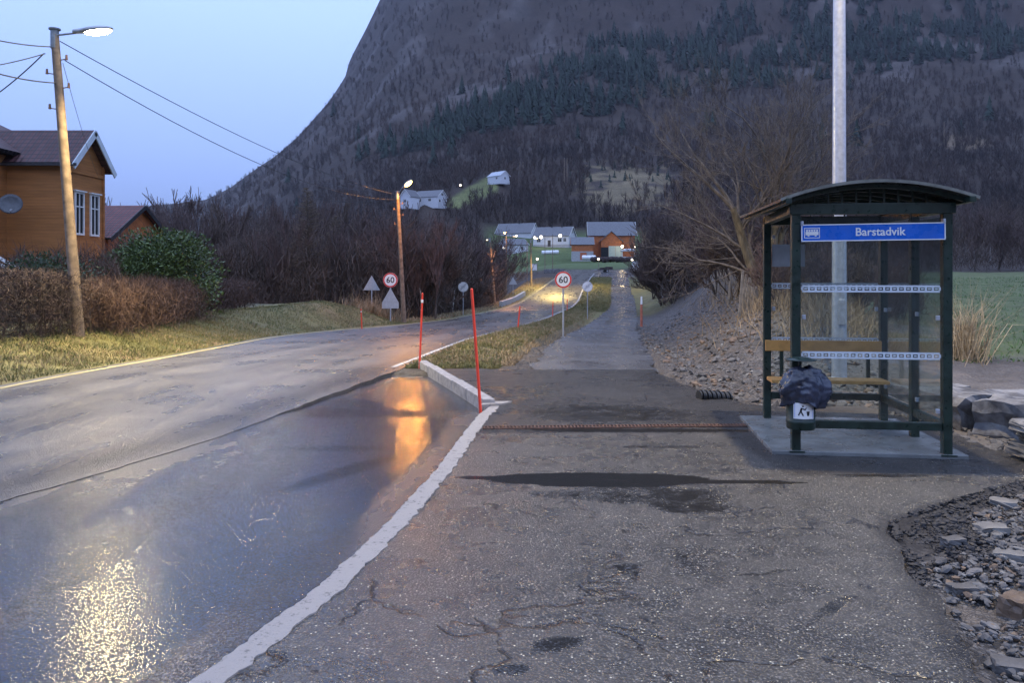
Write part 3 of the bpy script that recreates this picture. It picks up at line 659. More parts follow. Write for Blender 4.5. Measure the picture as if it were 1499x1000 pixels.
for yy in np.linspace(y0 + .10, y1 - .1, 7):
    b = B()
    for i in range(1, 31):
        x0_, x1_ = xsr[i], xsr[i + 1]; p = Vector((x0_, yy, arch(x0_) - .042)); q = Vector((x1_, yy, arch(x1_) - .042)); d = q - p
        b.box((p + q) / 2, (d.length + .004, .03, .036), ry=-math.atan2(d.z, d.x))
    b.build('rib', gs, roof)
for x in np.linspace(.16, W - .16, 9):
    z1 = arch(x) - .03
    for yy in (0., D): B().box((x, yy, (2.178 + z1) / 2), (.016, .016, z1 - 2.178)).build('strut', gs, roof)
for sx in (-.11, W + .11):
    B().box((sx, D / 2, 2.185), (.05, D + .5, .05), bevel=.004).build('eaves_rail', gs, roof)
# glazing with clamps
def pane(p, q, z0, z1, th=.008):
    p, q = Vector((*p, 0)), Vector((*q, 0)); d = q - p; b = B(); b.box(((p + q) / 2) + Vector((0, 0, (z0 + z1) / 2)), (d.length, th, z1 - z0), rz=math.atan2(d.y, d.x)); g = b.build('glass_pane', M['glass'], S)
    ang = math.atan2(d.y, d.x); nrm = Vector((-math.sin(ang), math.cos(ang), 0))
    for z in (z0 + .07, z1 - .1, (z0 + z1) / 2):
        for s, e in ((p, 1), (q, -1)): B().box(s + d.normalized() * .02 * e + Vector((0, 0, z)), (.03, .03, .04), rz=ang, bevel=.004).build('clamp', M['galv'], g)
    return g, ang, nrm
def strip(g, p, q, z, ang, h=.062, th=.006, n=24, off=-.0065):
    # white safety band: a run of small outlined squares
    p, q = Vector((*p, 0)), Vector((*q, 0)); d = q - p; nrm = Vector((-math.sin(ang), math.cos(ang), 0)) * off
    b = B(); L = d.length
    for zz in (z - h / 2 + .008, z + h / 2 - .008): b.box((p + q) / 2 + nrm + Vector((0, 0, zz)), (L, .0015, .016), rz=ang)
    for k in range(n + 1): b.box(p + d * (k / n) + nrm + Vector((0, 0, z)), (.018, .0015, h - .033), rz=ang)
    for k in range(n): b.box(p + d * ((k + .5) / n) + nrm + Vector((0, 0, z)), (L / n * .35, .0015, .012), rz=ang)
    b.build('safety_band', M['band'], g)
M['band'] = simple('frosted_white_film', (.62, .68, .72), .5, 0, .08, 9, 0)
g, ang, nr = pane((.05, 0), (W - .05, 0), .31, 2.06)
for z in (.855, 1.435): strip(g, (.055, 0), (W - .055, 0), z, ang, n=20)
g, ang, nr = pane((.11, D), (W - .05, D), .32, 2.06)
for z in (.855, 1.435): strip(g, (.11, D), (W - .055, D), z, ang, n=20)
g, ang, nr = pane((W, .05), (W, D * .46 - .05), .31, 2.06); g, ang, nr = pane((W, D * .46 + .05), (W, D - .05), .31, 2.06)
# faint notice stuck on the back pane
B().box((.28, D - .012, 1.76), (.34, .003, .24)).build('notice', M['sign_back'], g)
# bench: seat board and back board against the far side
b = B(); b.box((.62, D - .22, .455), (1.16, .27, .035), bevel=.006); b.build('seat', M['bench_wood'], S)
b = B(); b.box((.62, D - .065, .80), (1.18, .028, .115), bevel=.005); b.build('backrest', M['bench_wood'], S)
for x in (.2, 1.08):
    b = B(); b.box((x, D - .16, .42), (.035, .30, .035)); b.box((x, D - .05, .6), (.035, .03, .45)); b.build('bench_bracket', gs, S)
# name sign hanging inside the front glass line
sw, shh = 1.185, .150
sg = B(); sg.box((0, 0, 0), (sw, .012, shh), bevel=.003); sgn = sg.build('name_sign', M['sign_blue'], S); sgn.location = (W / 2 + .0, -.062, 1.925); sgn.rotation_euler = (0, R(-.6), 0)
b = B()
for z in (-1, 1): b.box((0, -.0075, z * (shh / 2 - .005)), (sw - .004, .002, .009))
for x in (-1, 1): b.box((x * (sw / 2 - .005), -.0075, 0), (.009, .002, shh - .02))
b.build('white_border', M['sign_white'], sgn)
text_mesh('lettering', 'Barstadvik', .098, M['sign_white'], sgn, (.06, -.0075, .0), (R(90), 0, 0), bold=.0015)
b = B(); bx = -sw / 2 + .09
for z in (-1, 1): b.box((bx, -.0078, z * .043), (.13, .002, .005))
for x in (-1, 1): b.box((bx + x * .0625, -.0078, 0), (.005, .002, .082))
b.box((bx, -.0078, -.004), (.108, .002, .030)); 
for k in range(5): b.box((bx - .042 + k * .021, -.0078, .020), (.014, .002, .014))
b.box((bx, -.0078, .030), (.108, .002, .004))
for x in (-.03, .03): b.cyl((bx + x, -.0068, -.022), (bx + x, -.0088, -.022), .009, n=12)
b.build('bus_pictogram', M['sign_white'], sgn)
for x in (-sw / 2 + .01, sw / 2 - .01): B().box((x, .01, shh / 2 + .012), (.02, .05, .035), bevel=.003).build('hanger', M['galv'], sgn)

# ---------------------------------------------------------------- litter bin strapped to the front post, bag over it
bl = sh(.005, -.17, .0)
bn = empty('litter_bin', (bl.x, bl.y, .27), SR, 'dark green round litter bin fixed to the front post of the bus shelter', 'litter bin')
pr_ = [(0, 0), (.112, 0), (.118, .01), (.118, .05), (.122, .055), (.122, .075), (.118, .08), (.118, .40), (.124, .405), (.124, .42), (.105, .42), (.105, .03), (0, .03)]
v, f = lathe(pr_, 28); link('drum', mesh_np('drum', v, f, True), M['green_steel'], bn)
b = B(); b.cyl((0, .03, .40), (0, .03, .60), .014, n=10); b.build('stem', M['green_steel'], bn)
v, f = lathe([(0, .612), (.06, .610), (.125, .592), (.127, .584), (.06, .596), (0, .598)], 28); link('lid', mesh_np('lid', v, f, True), M['green_steel'], bn)
def curved_plate(r, a0, a1, z0, z1, n=10):
    v = []; f = []
    for i in range(n + 1):
        a = a0 + (a1 - a0) * i / n
        for z in (z0, z1): v.append((r * math.sin(a), -r * math.cos(a), z))
    for i in range(n): f.append((i * 2, i * 2 + 2, i * 2 + 3, i * 2 + 1))
    return v, f
v, f = curved_plate(.1235, -.72, .72, .10, .235); lb = link('label_plate', mesh_np('label_plate', v, f, True), M['sign_white'], bn)
# outlined pictogram: a figure dropping litter into a basket
b = B()
def onr(x, z, r=.1245): return Vector((r * math.sin(x / r), -r * math.cos(x / r), z))
def bar(x0, z0, x1, z1, w):
    p, q = Vector((x0, 0, z0)), Vector((x1, 0, z1)); d = (q - p).normalized(); n_ = Vector((-d.z, 0, d.x)) * w / 2
    cs = [p + n_, q + n_, q - n_, p - n_]; b.poly([onr(c.x, c.z) for c in cs])
for (x0, z0, x1, z1, w) in ((-.02, .195, -.03, .165, .016), (-.03, .165, -.048, .13, .011), (-.028, .165, -.008, .128, .011), (-.018, .190, .012, .178, .009), (-.006, .176, .02, .196, .007), (-.012, .214, -.012, .202, .016)): bar(x0, z0, x1, z1, w)
b.poly([onr(.018, .165), onr(.046, .165), onr(.040, .128), onr(.024, .128)])
b.build('pictogram', M['sign_black'], lb)
b = B()
for (x0, z0, x1, z1, w) in ((-.078, .108, .078, .108, .003), (-.078, .228, .078, .228, .003), (-.078, .108, -.078, .228, .003), (.078, .108, .078, .228, .003)): bar(x0, z0, x1, z1, w)
b.build('plate_outline', M['sign_blue'], lb)
# bag
nu, nv = 56, 30; v = []; f = []
for j in range(nv + 1):
    t = j / nv
    for i in range(nu):
        a = 2 * math.pi * i / nu; ca, sa = math.cos(a), math.sin(a)
        r = (.05 + .135 * math.sin(min(1, t * 1.25) * math.pi / 2) ** .8) * (1 - .16 * max(0, (t - .7) / .3))
        rx = r * (1.02 + .12 * (ca > 0) * ca); ry = r * .86
        z = .31 * (1 - t ** 1.25) - .03
        fold = .016 * math.sin(5 * a + 3 * t) * t + .012 * math.sin(11 * a + 7 * t + 1) * t + .007 * math.sin(19 * a - 5 * t) * t
        nzv = (float(fbm(np.array([a * 2.2 + 9]), np.array([t * 6]), 3)[0]) - .5) * .07 + abs(float(vn(np.array([a * 3.5]), np.array([t * 5.0]))[0]) - .5) * .04
        k = 1 + (fold + nzv) / max(.05, r)
        zz = z + .025 * math.sin(3 * a + 1) * t + (float(fbm(np.array([a * 3]), np.array([t * 4 + 20]), 3)[0]) - .5) * .05
        v.append((rx * k * ca + .018, ry * k * sa, zz))
for j in range(nv):
    for i in range(nu):
        i2 = (i + 1) % nu; f.append((j * nu + i, (j + 1) * nu + i, (j + 1) * nu + i2, j * nu + i2))
bag = link('plastic_bag', mesh_np('plastic_bag', v, f, True), M['bag'], None, (bl.x, bl.y, .27 + .250), SR)
sb = bag.modifiers.new('thick', 'SOLIDIFY'); sb.thickness = .003
tag(bag, 'crumpled black plastic bag pulled down over the green litter bin', 'plastic bag')

# ---------------------------------------------------------------- tall steel lamp mast behind the shelter
mx, my = XY(1228.5, 10.6), 10.6; mz = h1(mx, my)
mast = empty('lamp_mast', (mx, my, mz), 0, 'tall galvanised steel lamp mast rising behind the bus shelter', 'lamp mast')
b = B(); b.cyl((0, 0, 0), (0, 0, 9.8), .098, .062, 28); b.build('pole', M['galv'], mast, True)
b = B(); b.cyl((0, 0, 0), (0, 0, .03), .17, n=28); b.cyl((0, 0, .03), (0, 0, .075), .125, .1, 28)
for k in range(4): b.cyl((.135 * math.cos(k * 1.571 + .78), .135 * math.sin(k * 1.571 + .78), .03), (.135 * math.cos(k * 1.571 + .78), .135 * math.sin(k * 1.571 + .78), .06), .014, n=6)
b.build('base_flange', M['galv'], mast)
b = B(); b.box((0, -.094, .95), (.09, .03, .34), bevel=.006); b.build('access_door', M['galv'], mast)
LP = Vector((3.5, 7.8, 9.75)); a_ = LP - Vector((mx, my, mz)); 
b = B(); b.cyl((0, 0, 9.6), (a_.x * .9, a_.y * .9, 9.95), .035, .03, 12); b.build('arm', M['galv'], mast, True)
hd = B(); hd.box((a_.x, a_.y, 9.97), (.28, .62, .11), rz=math.atan2(a_.y, a_.x) + R(90), bevel=.03); hd_o = hd.build('lamp_head', M['lamp_body'], mast)
b = B(); b.box((a_.x, a_.y, 9.906), (.20, .44, .012), rz=math.atan2(a_.y, a_.x) + R(90)); b.build('lens', M['lens_white'], hd_o)
def lamp(name, loc, col, power, r=.12, spot=None, blend=.5):
    l = bpy.data.lights.new(name, 'SPOT' if spot else 'POINT'); l.color = col; l.energy = power; l.shadow_soft_size = r
    if spot: l.spot_size = R(spot); l.spot_blend = blend
    o = bpy.data.objects.new(name, l); COL.objects.link(o); o.location = loc; return o
MASTLIGHT = lamp('mast_light', (LP.x, LP.y, mz + 9.86), (1, .76, .42), 3000, .16, 158)

# ---------------------------------------------------------------- wooden street-lamp poles
def pole_lamp(name, label, foot, top, rad, head, lens, group, arm_dir, light=None, hw=1.0):
    r = empty(name, foot, 0, label, 'street lamp', group)
    f0 = Vector((0, 0, -.3)); t0 = Vector(top) - Vector(foot)
    b = B(); n = 7
    for i in range(n):
        p = f0.lerp(t0, i / n); q = f0.lerp(t0, (i + 1) / n); b.cyl(p, q, rad * (1 - .35 * i / n), rad * (1 - .35 * (i + 1) / n), 16, caps=(i in (0, n - 1)))
    b.build('pole', M['wood_pole'], r, True)
    b = B(); b.cyl(t0 - Vector((0, 0, .30)), t0 + Vector((0, 0, .10)), rad * .66, n=12); b.cyl(t0 + Vector((0, 0, .10)), t0 + Vector((0, 0, .13)), rad * .95, n=12); b.build('cap', M['pole_cap'], r)
    h = Vector(head) - Vector(foot); d = Vector((h.x - t0.x, h.y - t0.y, 0)).normalized(); a = math.atan2(d.y, d.x)
    el = math.atan2(h.z - t0.z, (h - t0).xy.length)
    b = B(); b.cyl(t0 + d * .05 + Vector((0, 0, -.02)), h - d * .32 * hw, .022, n=10); b.build('arm', M['galv_dull'], r, True)
    b = B(); b.sph((0, 0, 0), 1, 20, 12, (.40 * hw, .13 * hw, .075 * hw)); b.cyl((-.55 * hw, 0, .0), (-.28 * hw, 0, 0), .05 * hw, .062 * hw, 12)
    hd = b.build('lamp_head', M['lamp_body'], r, True); hd.location = h + Vector((0, 0, .03)); hd.rotation_euler = (0, -el, a)
    b = B(); b.sph((0.04 * hw, 0, -.035 * hw), 1, 18, 10, (.33 * hw, .115 * hw, .085 * hw)); b.build('lens', lens, hd, True)
    # insulators and brackets below the top
    ax = (f0 - t0).normalized()
    for k, zz in enumerate((.55, .85, 1.15, 1.6)):
        b = B(); s = -1 if k % 2 else 1; p = t0 + ax * zz + Vector((s * rad * .5, 0, 0)); b.cyl(p, p + Vector((s * .16, -.02, .02)), .012, n=6); b.cyl(p + Vector((s * .16, -.02, 0)), p + Vector((s * .16, -.02, .11)), .03, .022, 8)
        b.build('insulator', M['ceramic'], r)
    return r, h
foot = P(117, 487, 17.2); foot.z = h1(foot.x, foot.y); top = P(80, 50, 16.9)
head = P(141, 45, 16.7)
l1, _ = pole_lamp('street_lamp', 'leaning wooden lamp pole with a lit white lamp, left by the hedge', foot, top, .125, head, M['lens_white'], 'lit street lamps on wooden poles along the road', 0)
L1 = lamp('street_light', head + Vector((.35, -.2, -.16)), (1, .76, .36), 4700, .14, 142, 1.)
L1.rotation_euler = Vector((4, .8, -9)).to_track_quat('-Z', 'Y').to_euler()
foot2 = P(592, 475, 41); foot2.z = h1(foot2.x, foot2.y) - .1; top2 = P(582, 283, 40.6); head2 = P(597, 269, 39.6)
l2, _ = pole_lamp('street_lamp', 'wooden lamp pole with a lit orange lamp just behind the left 60 sign', foot2, top2, .13, head2, M['lens_sodium'], 'lit street lamps on wooden poles along the road', 0, hw=1.1)
L2 = lamp('street_light', head2 + Vector((.25, -.6, -.2)), (1, .40, .07), 650, .16, 173, .12)
foot3 = P(725, 450, 80); foot3.z = h1(foot3.x, foot3.y) - .1; top3 = P(717, 350, 79.5); head3 = P(713, 351, 78)
l3, _ = pole_lamp('street_lamp', 'slim dark wooden pole with a dim lamp beside the concrete bridge rail', foot3, top3, .13, head3, M['lens_warm'], 'lit street lamps on wooden poles along the road', 0, hw=.7)
L3 = lamp('street_light', P(740, 352, 78), (1, .45, .16), 1500, .2, 150)
foot4 = P(778, 424, 106); foot4.z = h1(foot4.x, foot4.y) - .1; top4 = P(777, 352, 105.5); head4 = P(785, 349, 104)
l4, _ = pole_lamp('street_lamp', 'farthest wooden lamp pole, in front of the long white farmhouse', foot4, top4, .13, head4, M['lens_warm'], 'lit street lamps on wooden poles along the road', 0, hw=1.0)
L4 = lamp('street_light', head4 + Vector((2.2, -3, -.3)), (1, .70, .20), 5500, .2, 150)
# the orange lamp before the farmhouse roofs
f5 = P(741, 420, 120); f5.z = h1(f5.x, f5.y); t5 = P(741, 345, 120); hd5 = P(739.5, 341, 118)
pole_lamp('street_lamp', 'thin wooden pole with a bright orange lamp before the grey farm roofs', f5, t5, .11, hd5, M['lens_sodium'], 'lit street lamps on wooden poles along the road', 0, hw=1.5)
lamp('street_light', hd5 + Vector((0, -.8, -.5)), (1, .5, .14), 900, .2)

# ---------------------------------------------------------------- cables
def cable(label, a, b_, sag, m, r=.012, group=None, n=24):
    a, b_ = Vector(a), Vector(b_); segs = []
    pts = [a.lerp(b_, t / n) - Vector((0, 0, sag * 4 * (t / n) * (1 - t / n))) for t in range(n + 1)]
    for i in range(n): segs.append((*pts[i], *pts[i + 1], r, r))
    v, f = tubes(segs, 6); return tag(link('overhead_cable', mesh_np('overhead_cable', v, f, True), m), label, 'cable', group)
cable('upper dark cable running between the two nearest lamp poles', P(88, 60, 16.9), P(578, 284, 40.4), .45, M['wire'], .010)
cable('lower dark cable running between the two nearest lamp poles', P(95, 88, 16.9), P(578, 292, 40.4), .75, M['wire'], .010)
cable('topmost pale cable running left from the nearest lamp pole', P(74, 68, 16.9), P(-130, 20, 13.5), .12, M['wire_l'], .013)
cable('second pale cable running left from the nearest lamp pole', P(66, 78, 16.9), P(-160, 108, 14), .12, M['wire_l'], .012)
cable('dark cable sloping down to the left from the nearest lamp pole', P(64, 78, 16.9), P(-120, 190, 19), .3, M['wire'], .013)
cable('lowest pale cable running left from the nearest lamp pole', P(82, 121, 16.9), P(-130, 60, 12.5), .14, M['wire_l'], .014)
cable('thin service cable dropping from the nearest pole to the orange house', P(92, 92, 16.9), P(146, 262, 38), .25, M['wire_l'], .006)
cable('upper cable left of the pole with the orange lamp', P(579, 280, 40.4), P(480, 268, 45), .2, M['wire'], .014)
cable('lower cable left of the pole with the orange lamp', P(579, 291, 40.4), P(460, 290, 45), .2, M['wire'], .016)

# ---------------------------------------------------------------- road signs
def disc(b, y, r, th=.012, n=40): b.cyl((0, y, 0), (0, y + th, 0), r, n=n)
def ring(name, r0, r1, y, m, parent, n=48):
    v = []; f = []
    for i in range(n):
        a = 2 * math.pi * i / n; v += [(r0 * math.cos(a), y, r0 * math.sin(a)), (r1 * math.cos(a), y, r1 * math.sin(a))]
    for i in range(n): j = (i + 1) % n; f.append((2 * i, 2 * j, 2 * j + 1, 2 * i + 1))
    return link(name, mesh_np(name, v, f), m, parent)
def sign_post(name, label, group, px, pyc, Y, rad, kind, extra=None, cat='road sign', rz=0):
    x = XY(px, Y); g = h1(x, Y); zc = ZZ(pyc, Y)
    r = empty(name, (x, Y, g), rz, label, cat, group)
    b = B(); b.cyl((0, .03, -.2), (0, .03, zc - g + (rad * .7)), .032, n=14); b.cyl((0, .03, zc - g + rad * .7), (0, .03, zc - g + rad * .7 + .01), .035, n=14); b.build('post', M['galv'], r, True)
    def at(o, z=None): o.location = (0, 0, (zc if z is None else z) - g); return o
    if kind in ('60', 'end'):
        b = B(); disc(b, -.012, rad); pl = at(b.build('plate', M['sign_white'], r))
        if kind == '60':
            ring('red_rim', rad * .80, rad * .985, -.0145, M['sign_red'], pl)
            text_mesh('digits', '60', rad * 1.12, M['sign_black'], pl, (0, -.0145, -.01), (R(90), 0, 0), bold=rad * .014)
        else:
            ring('thin_rim', rad * .93, rad * .97, -.0145, M['sign_back'], pl)
            text_mesh('digits', '60', rad * .8, M['sign_back'], pl, (0, -.0145, 0), (R(90), 0, 0))
            b = B()
            for k in range(-2, 3):
                o_ = k * rad * .085; L = math.sqrt(max(.01, (rad * .93) ** 2 - o_ ** 2))
                b.box((o_ * .7, -.0155, -o_ * .7), (2 * L * .93, .001, rad * .032), ry=R(-45))
            b.build('end_stripes', M['galv_dull'], pl)
    if kind == 'tri' or extra == 'tri':
        z = zc if kind == 'tri' else ZZ(pyc, Y) - rad - .36 * rad / .33 - .02
        s = rad * 1.12; 
        b = B(); pts = [(-s, -.006, -s * .80), (s, -.006, -s * .80), (0, -.006, s * .95)]
        b.poly(pts, .012, (0, 1, 0)); at(b.build('triangle_back', M['sign_back'], r), z)
        if extra == 'tri': b = B(); b.box((0, 0, -s * .80 - .155), (s * 2, .012, .30)); at(b.build('plate_back', M['sign_back'], r), z)
    return r
GS = 'round speed signs by the road'
sign_post('speed_sign', 'red rimmed 60 speed sign above a grey triangular sign back, left of the road', GS, 571.5, 410, 40, .375, '60', 'tri')
sign_post('speed_sign', 'red rimmed 60 speed sign on its own post between road and footpath', GS, 824.5, 409.5, 27, .29, '60')
sign_post('end_speed_sign', 'small pale end of speed limit sign left of the road', GS, 678, 420, 54, .35, 'end')
sign_post('end_speed_sign', 'small pale end of speed limit sign on the grass strip right of the road', GS, 860, 419.5, 50, .33, 'end')
GT = 'triangular signs seen from behind'
sign_post('triangle_sign', 'grey back of a triangular sign left of the left 60 sign', GT, 544, 415, 44, .42, 'tri')
sign_post('triangle_sign', 'tiny pale triangular sign far off beyond the bridge rail', GT, 751, 411.5, 92, .45, 'tri')

# ---------------------------------------------------------------- snow stakes
def stake(label, px, py, px2, py2, Y, r, band=True, name='snow_stake', top=None):
    a = P(px, py, Y); c = P(px2, py2, Y); a.z = h1(a.x, a.y) - .05 if top is None else top
    rt = empty(name, a, 0, label, 'snow stake', 'red snow stakes along the road edge'); d = c - a
    b = B(); b.cyl((0, 0, 0), d, r, r * .9, 12); b.sph(d, r * .9, 10, 6); b.build('rod', M['stake_red'], rt, True)
    if band: b = B(); b.cyl(d * .885, d * .925, r * 1.12, n=12); b.build('reflector_band', M['reflect'], rt, True)
    return rt
stake('red snow stake with a white band at the near end of the road verge', 614, 534, 618.5, 430, 13.6, .018)
stake('thick red snow stake leaning left at the corner of the pale kerb', 705, 603, 690.5, 424, 9.05, .018, False)
stake('distant red snow stake on the right road edge before the solo 60 sign', 758, 482, 761, 449, 30, .03, False)
stake('faint red snow stake on the grass mound left of the road', 530, 487, 528.5, 453, 33, .028, True)
stake('tiny far red snow stake where the road edge passes behind the solo 60 sign', 809, 462, 809.5, 441, 50, .03, False)
stake('farthest red snow stake at the right road edge', 830, 456, 830.5, 438, 60, .03, False)
# marker post with orange netting at the footpath
x, Y = XY(939, 37), 37; g = h1(x, Y)
rt = empty('marker_post', (x, Y, g), 0, 'faded orange marker post with a white top beside the footpath', 'marker post')
b = B(); b.cyl((0, 0, -.1), (.0, 0, 1.05), .06, .05, 12); b.build('post', M['stake_faded'] if 'stake_faded' in M else simple('faded_orange_plastic', (.42, .13, .08), .6), rt, True)
b = B(); b.cyl((0, 0, 1.05), (0, 0, 1.42), .05, .04, 12); b.build('white_top', M['reflect'], rt, True)

# ---------------------------------------------------------------- drain channel across the pavement
b = B(); n = 88
xa, ya, xb, yb = -.30, 8.02, 2.95, 8.18
for k in range(n):
    t = (k + .5) / n; b.box((xa + (xb - xa) * t, ya + (yb - ya) * t, zwalk(np.array([xa + (xb - xa) * t]), np.array([ya + (yb - ya) * t]))[0] + .006), (.014, .105, .012), rz=R(12 if t < .12 else 2))
for s in (-.058, .058): b.box(((xa + xb) / 2, (ya + yb) / 2 + s, .020), (xb - xa, .014, .014), rz=math.atan2(yb - ya, xb - xa))
tag(b.build('drain_grating', M['rust']), 'long rusty drain grating set across the pavement', 'drain grating')
# corrugated pipe end beside the apron
c = P(1046, 583, 9.9); segs = []
gp = empty('culvert_pipe', (c.x, c.y, .02), 0, 'end of a black corrugated drain pipe at the pavement edge by the rubble', 'drain pipe')
b = B()
for k in range(14): b.cyl((-.20 + k * .03, .02 * k * .3, .03 - k * .003), (-.182 + k * .03, .02 * k * .3 + .006, .03 - k * .003), .085 if k % 2 else .072, n=20)
b.build('pipe', M['pipe'], gp, True)
# ================================================================ BUILDINGS
def uvslab(name, pts, th, m, parent, uvlen=None):
    """roof slab: quad pts (eave a, eave b, ridge b, ridge a) with metric UVs on the top"""
    a, b_, c, d = [Vector(p) for p in pts]; n = (b_ - a).cross(d - a).normalized()
    if n.z < 0: n = -n
    bot = [p - n * th for p in (a, b_, c, d)]; v = [a, b_, c, d] + bot
    f = [(0, 1, 2, 3), (7, 6, 5, 4), (0, 4, 5, 1), (1, 5, 6, 2), (2, 6, 7, 3), (3, 7, 4, 0)]
    me = bpy.data.meshes.new(name); me.from_pydata(v, [], f); uv = me.uv_layers.new(name='UVMap')
    u = (b_ - a).normalized(); w = n.cross(u)
    for p in me.polygons:
        for li in p.loop_indices:
            q = me.vertices[me.loops[li].vertex_index].co - a; uv.data[li].uv = (q.dot(u), q.dot(w))
    return link(name, me, m, parent)
def window(parent, c, w, h, ang, frame_m, pane_m, mull=1, trans=.33, depth=.08, sill=True):
    """c: centre on the wall face (parent's space); ang: direction the face looks along (normal)"""
    fr = B(); t = .09
    for sx in (-1, 1): fr.box((sx * (w / 2 + t / 2), 0, 0), (t, depth, h + t * 2))
    for sz in (-1, 1): fr.box((0, 0, sz * (h / 2 + t / 2)), (w, depth, t))
    for k in range(mull): fr.box(((k + 1) * w / (mull + 1) - w / 2, 0, 0), (.05, depth * .7, h))
    if trans: fr.box((0, 0, h / 2 - h * trans), (w, depth * .7, .05))
    o = fr.build('window', frame_m, parent); o.location = c; o.rotation_euler = (0, 0, ang)
    B().box((0, depth * .15, 0), (w, .02, h)).build('pane', pane_m, o)
    if sill: B().box((0, -depth * .6, h / 2 + t + .03), (w + .35, depth * 1.8, .06)).build('head_trim', frame_m, o)
    return o
def house(name, label, cat, x, y, z, rz, L, Dp, wh, rh, wall_m, roof_m, trim_m, group=None, over=.35, wins=(), chim=(), base=1.2, found=None, door=None):
    r = empty(name, (x, y, z), rz, label, cat, group)
    b = B(); b.box((0, 0, (wh - base) / 2), (L, Dp, wh + base))
    b.poly([(-L / 2, -Dp / 2, wh + .001), (-L / 2, Dp / 2, wh + .001), (-L / 2, 0, wh + rh)], L, (1, 0, 0)); w = b.build('wall', wall_m, r)
    e = over; k = rh / (Dp / 2); rz_ = wh + rh + .10
    for s in (-1, 1):
        ro = uvslab('roof', [(-L / 2 - e, s * (Dp / 2 + e), rz_ - k * (Dp / 2 + e)), (L / 2 + e, s * (Dp / 2 + e), rz_ - k * (Dp / 2 + e)), (L / 2 + e, 0, rz_), (-L / 2 - e, 0, rz_)], .12, roof_m, r)
    for sx in (-1, 1):
        b = B()
        for s in (-1, 1):
            p = Vector((sx * (L / 2 + e + .03), s * (Dp / 2 + e), rz_ - k * (Dp / 2 + e) - .12)); q = Vector((sx * (L / 2 + e + .03), 0, rz_ - .12)); d = q - p
            b.box((p + q) / 2, (.05, d.length, .24), rx=math.atan2(d.z, d.y) if s < 0 else math.atan2(d.z, d.y))
        b.build('barge_board', trim_m, r)
    for (cx, cy) in chim:
        c = B(); c.box((cx, cy, wh + rh + .35), (.55, .55, 1.1)); c.box((cx, cy, wh + rh + .93), (.68, .68, .1)); c.build('chimney', M['dark_steel'], r)
    for (face, u, zz, ww, hh, lit) in wins:
        c = {'f': (u, -Dp / 2 - .02, zz), 'b': (u, Dp / 2 + .02, zz), 'r': (L / 2 + .02, u, zz), 'l': (-L / 2 - .02, u, zz)}[face]; an = {'f': 0, 'b': math.pi, 'r': math.pi / 2, 'l': -math.pi / 2}[face]
        window(r, c, ww, hh, an, trim_m, M['win_lit'] if lit else M['pane'], sill=False)
    if found:
        B().box((0, 0, (found - base) / 2), (L + .06, Dp + .06, found + base)).build('foundation', M['found'], r)
    if door:
        u, ww, hh, dm = door; B().box((u, -Dp / 2 - .04, hh / 2 + .05), (ww, .08, hh)).build('door', dm, r)
    return r
# ---- orange-brown timber house on the left
NX, NY = -20.3, 36.0; zg = .2
hz = empty('timber_house', (NX, NY, zg), R(0), 'orange brown weatherboarded house with dark tiled roof behind the left hedge', 'house')
HW = M['house_board']; eave = ZZ(231, 36) - zg; GW = 2.95; rdg = eave + 1.42
b = B(); b.box((-4.5, GW / 2, eave / 2), (9.0, GW, eave)); b.poly([(-9.0, 0, eave + .001), (-9.0, GW, eave + .001), (-9.0, GW / 2, rdg - .05)], 9.0, (1, 0, 0)); w_ = b.build('wall', HW, hz)
b = B(); b.box((-8.6, 3.6, eave / 2 + .05), (11.5, 9.0, eave + .1)); b.build('main_block_wall', HW, hz).location = (0, -.85, 0)
for c in ((0, 0), (0, GW)): B().box((c[0] + .02, c[1], eave / 2), (.13, .13, eave)).build('corner_board', HW, hz)
B().box((.03, GW / 2, eave - .55), (.07, GW, .16)).build('string_course', HW, hz)
e = .38; k = (rdg - eave) / (GW / 2)
for s, (ya, yb) in ((-1, (-e, GW / 2)), (1, (GW + e, GW / 2))):
    uvslab('roof', [(-9, ya, rdg + .12 - k * (GW / 2 + e)), (.42, ya, rdg + .12 - k * (GW / 2 + e)), (.42, yb, rdg + .12), (-9, yb, rdg + .12)], .16, M['tile_blue'], hz)
M['barge'] = simple('pale_blue_white_boards', (.55, .62, .66), .5, 0, .08, 3, .05)
b = B()
for ya in (-e, GW + e):
    p = Vector((.44, ya, rdg - .03 - k * (GW / 2 + e))); q = Vector((.44, GW / 2, rdg - .03)); d = q - p; b.box((p + q) / 2, (.05, d.length + .12, .30), rx=math.atan2(d.z, d.y))
b.build('barge_board', M['barge'], hz)
B().box((-4.2, -e - .05, rdg + .02 - k * (GW / 2 + e)), (9.5, .13, .12)).build('gutter', M['dark_steel'], hz)
for px_, u in ((117, .80), (148, 2.15)): window(hz, (.03, u, ZZ(314, 37.5) - zg), .62, 1.85, math.pi / 2, M['white_paint'], M['pane'], mull=1, trans=.33)
# main roof: tall hip rising to the left, behind the wing
xr = -3.1
uvslab('main_roof', [(-14.6, -1.65, eave + .25), (-2.3, -1.65, eave + .25), (-8.3, 2.75, eave + 3.6), (-14.6, 2.75, eave + 3.6)], .18, M['tile_blue'], hz)
uvslab('main_roof', [(-2.3, -1.65, eave + .25), (-2.3, 7.4, eave + .25), (-8.3, 2.85, eave + 3.6), (-8.3, 2.75, eave + 3.6)], .18, M['tile_blue'], hz)
b = B(); b.cyl((-2.3, -1.68, eave + .30), (-8.3, 2.75, eave + 3.66), .09, n=8); b.build('hip_flashing', M['galv_dull'], hz)
B().box((-8.6, -1.70, eave + .18), (12.6, .13, .13)).build('gutter', M['dark_steel'], hz)
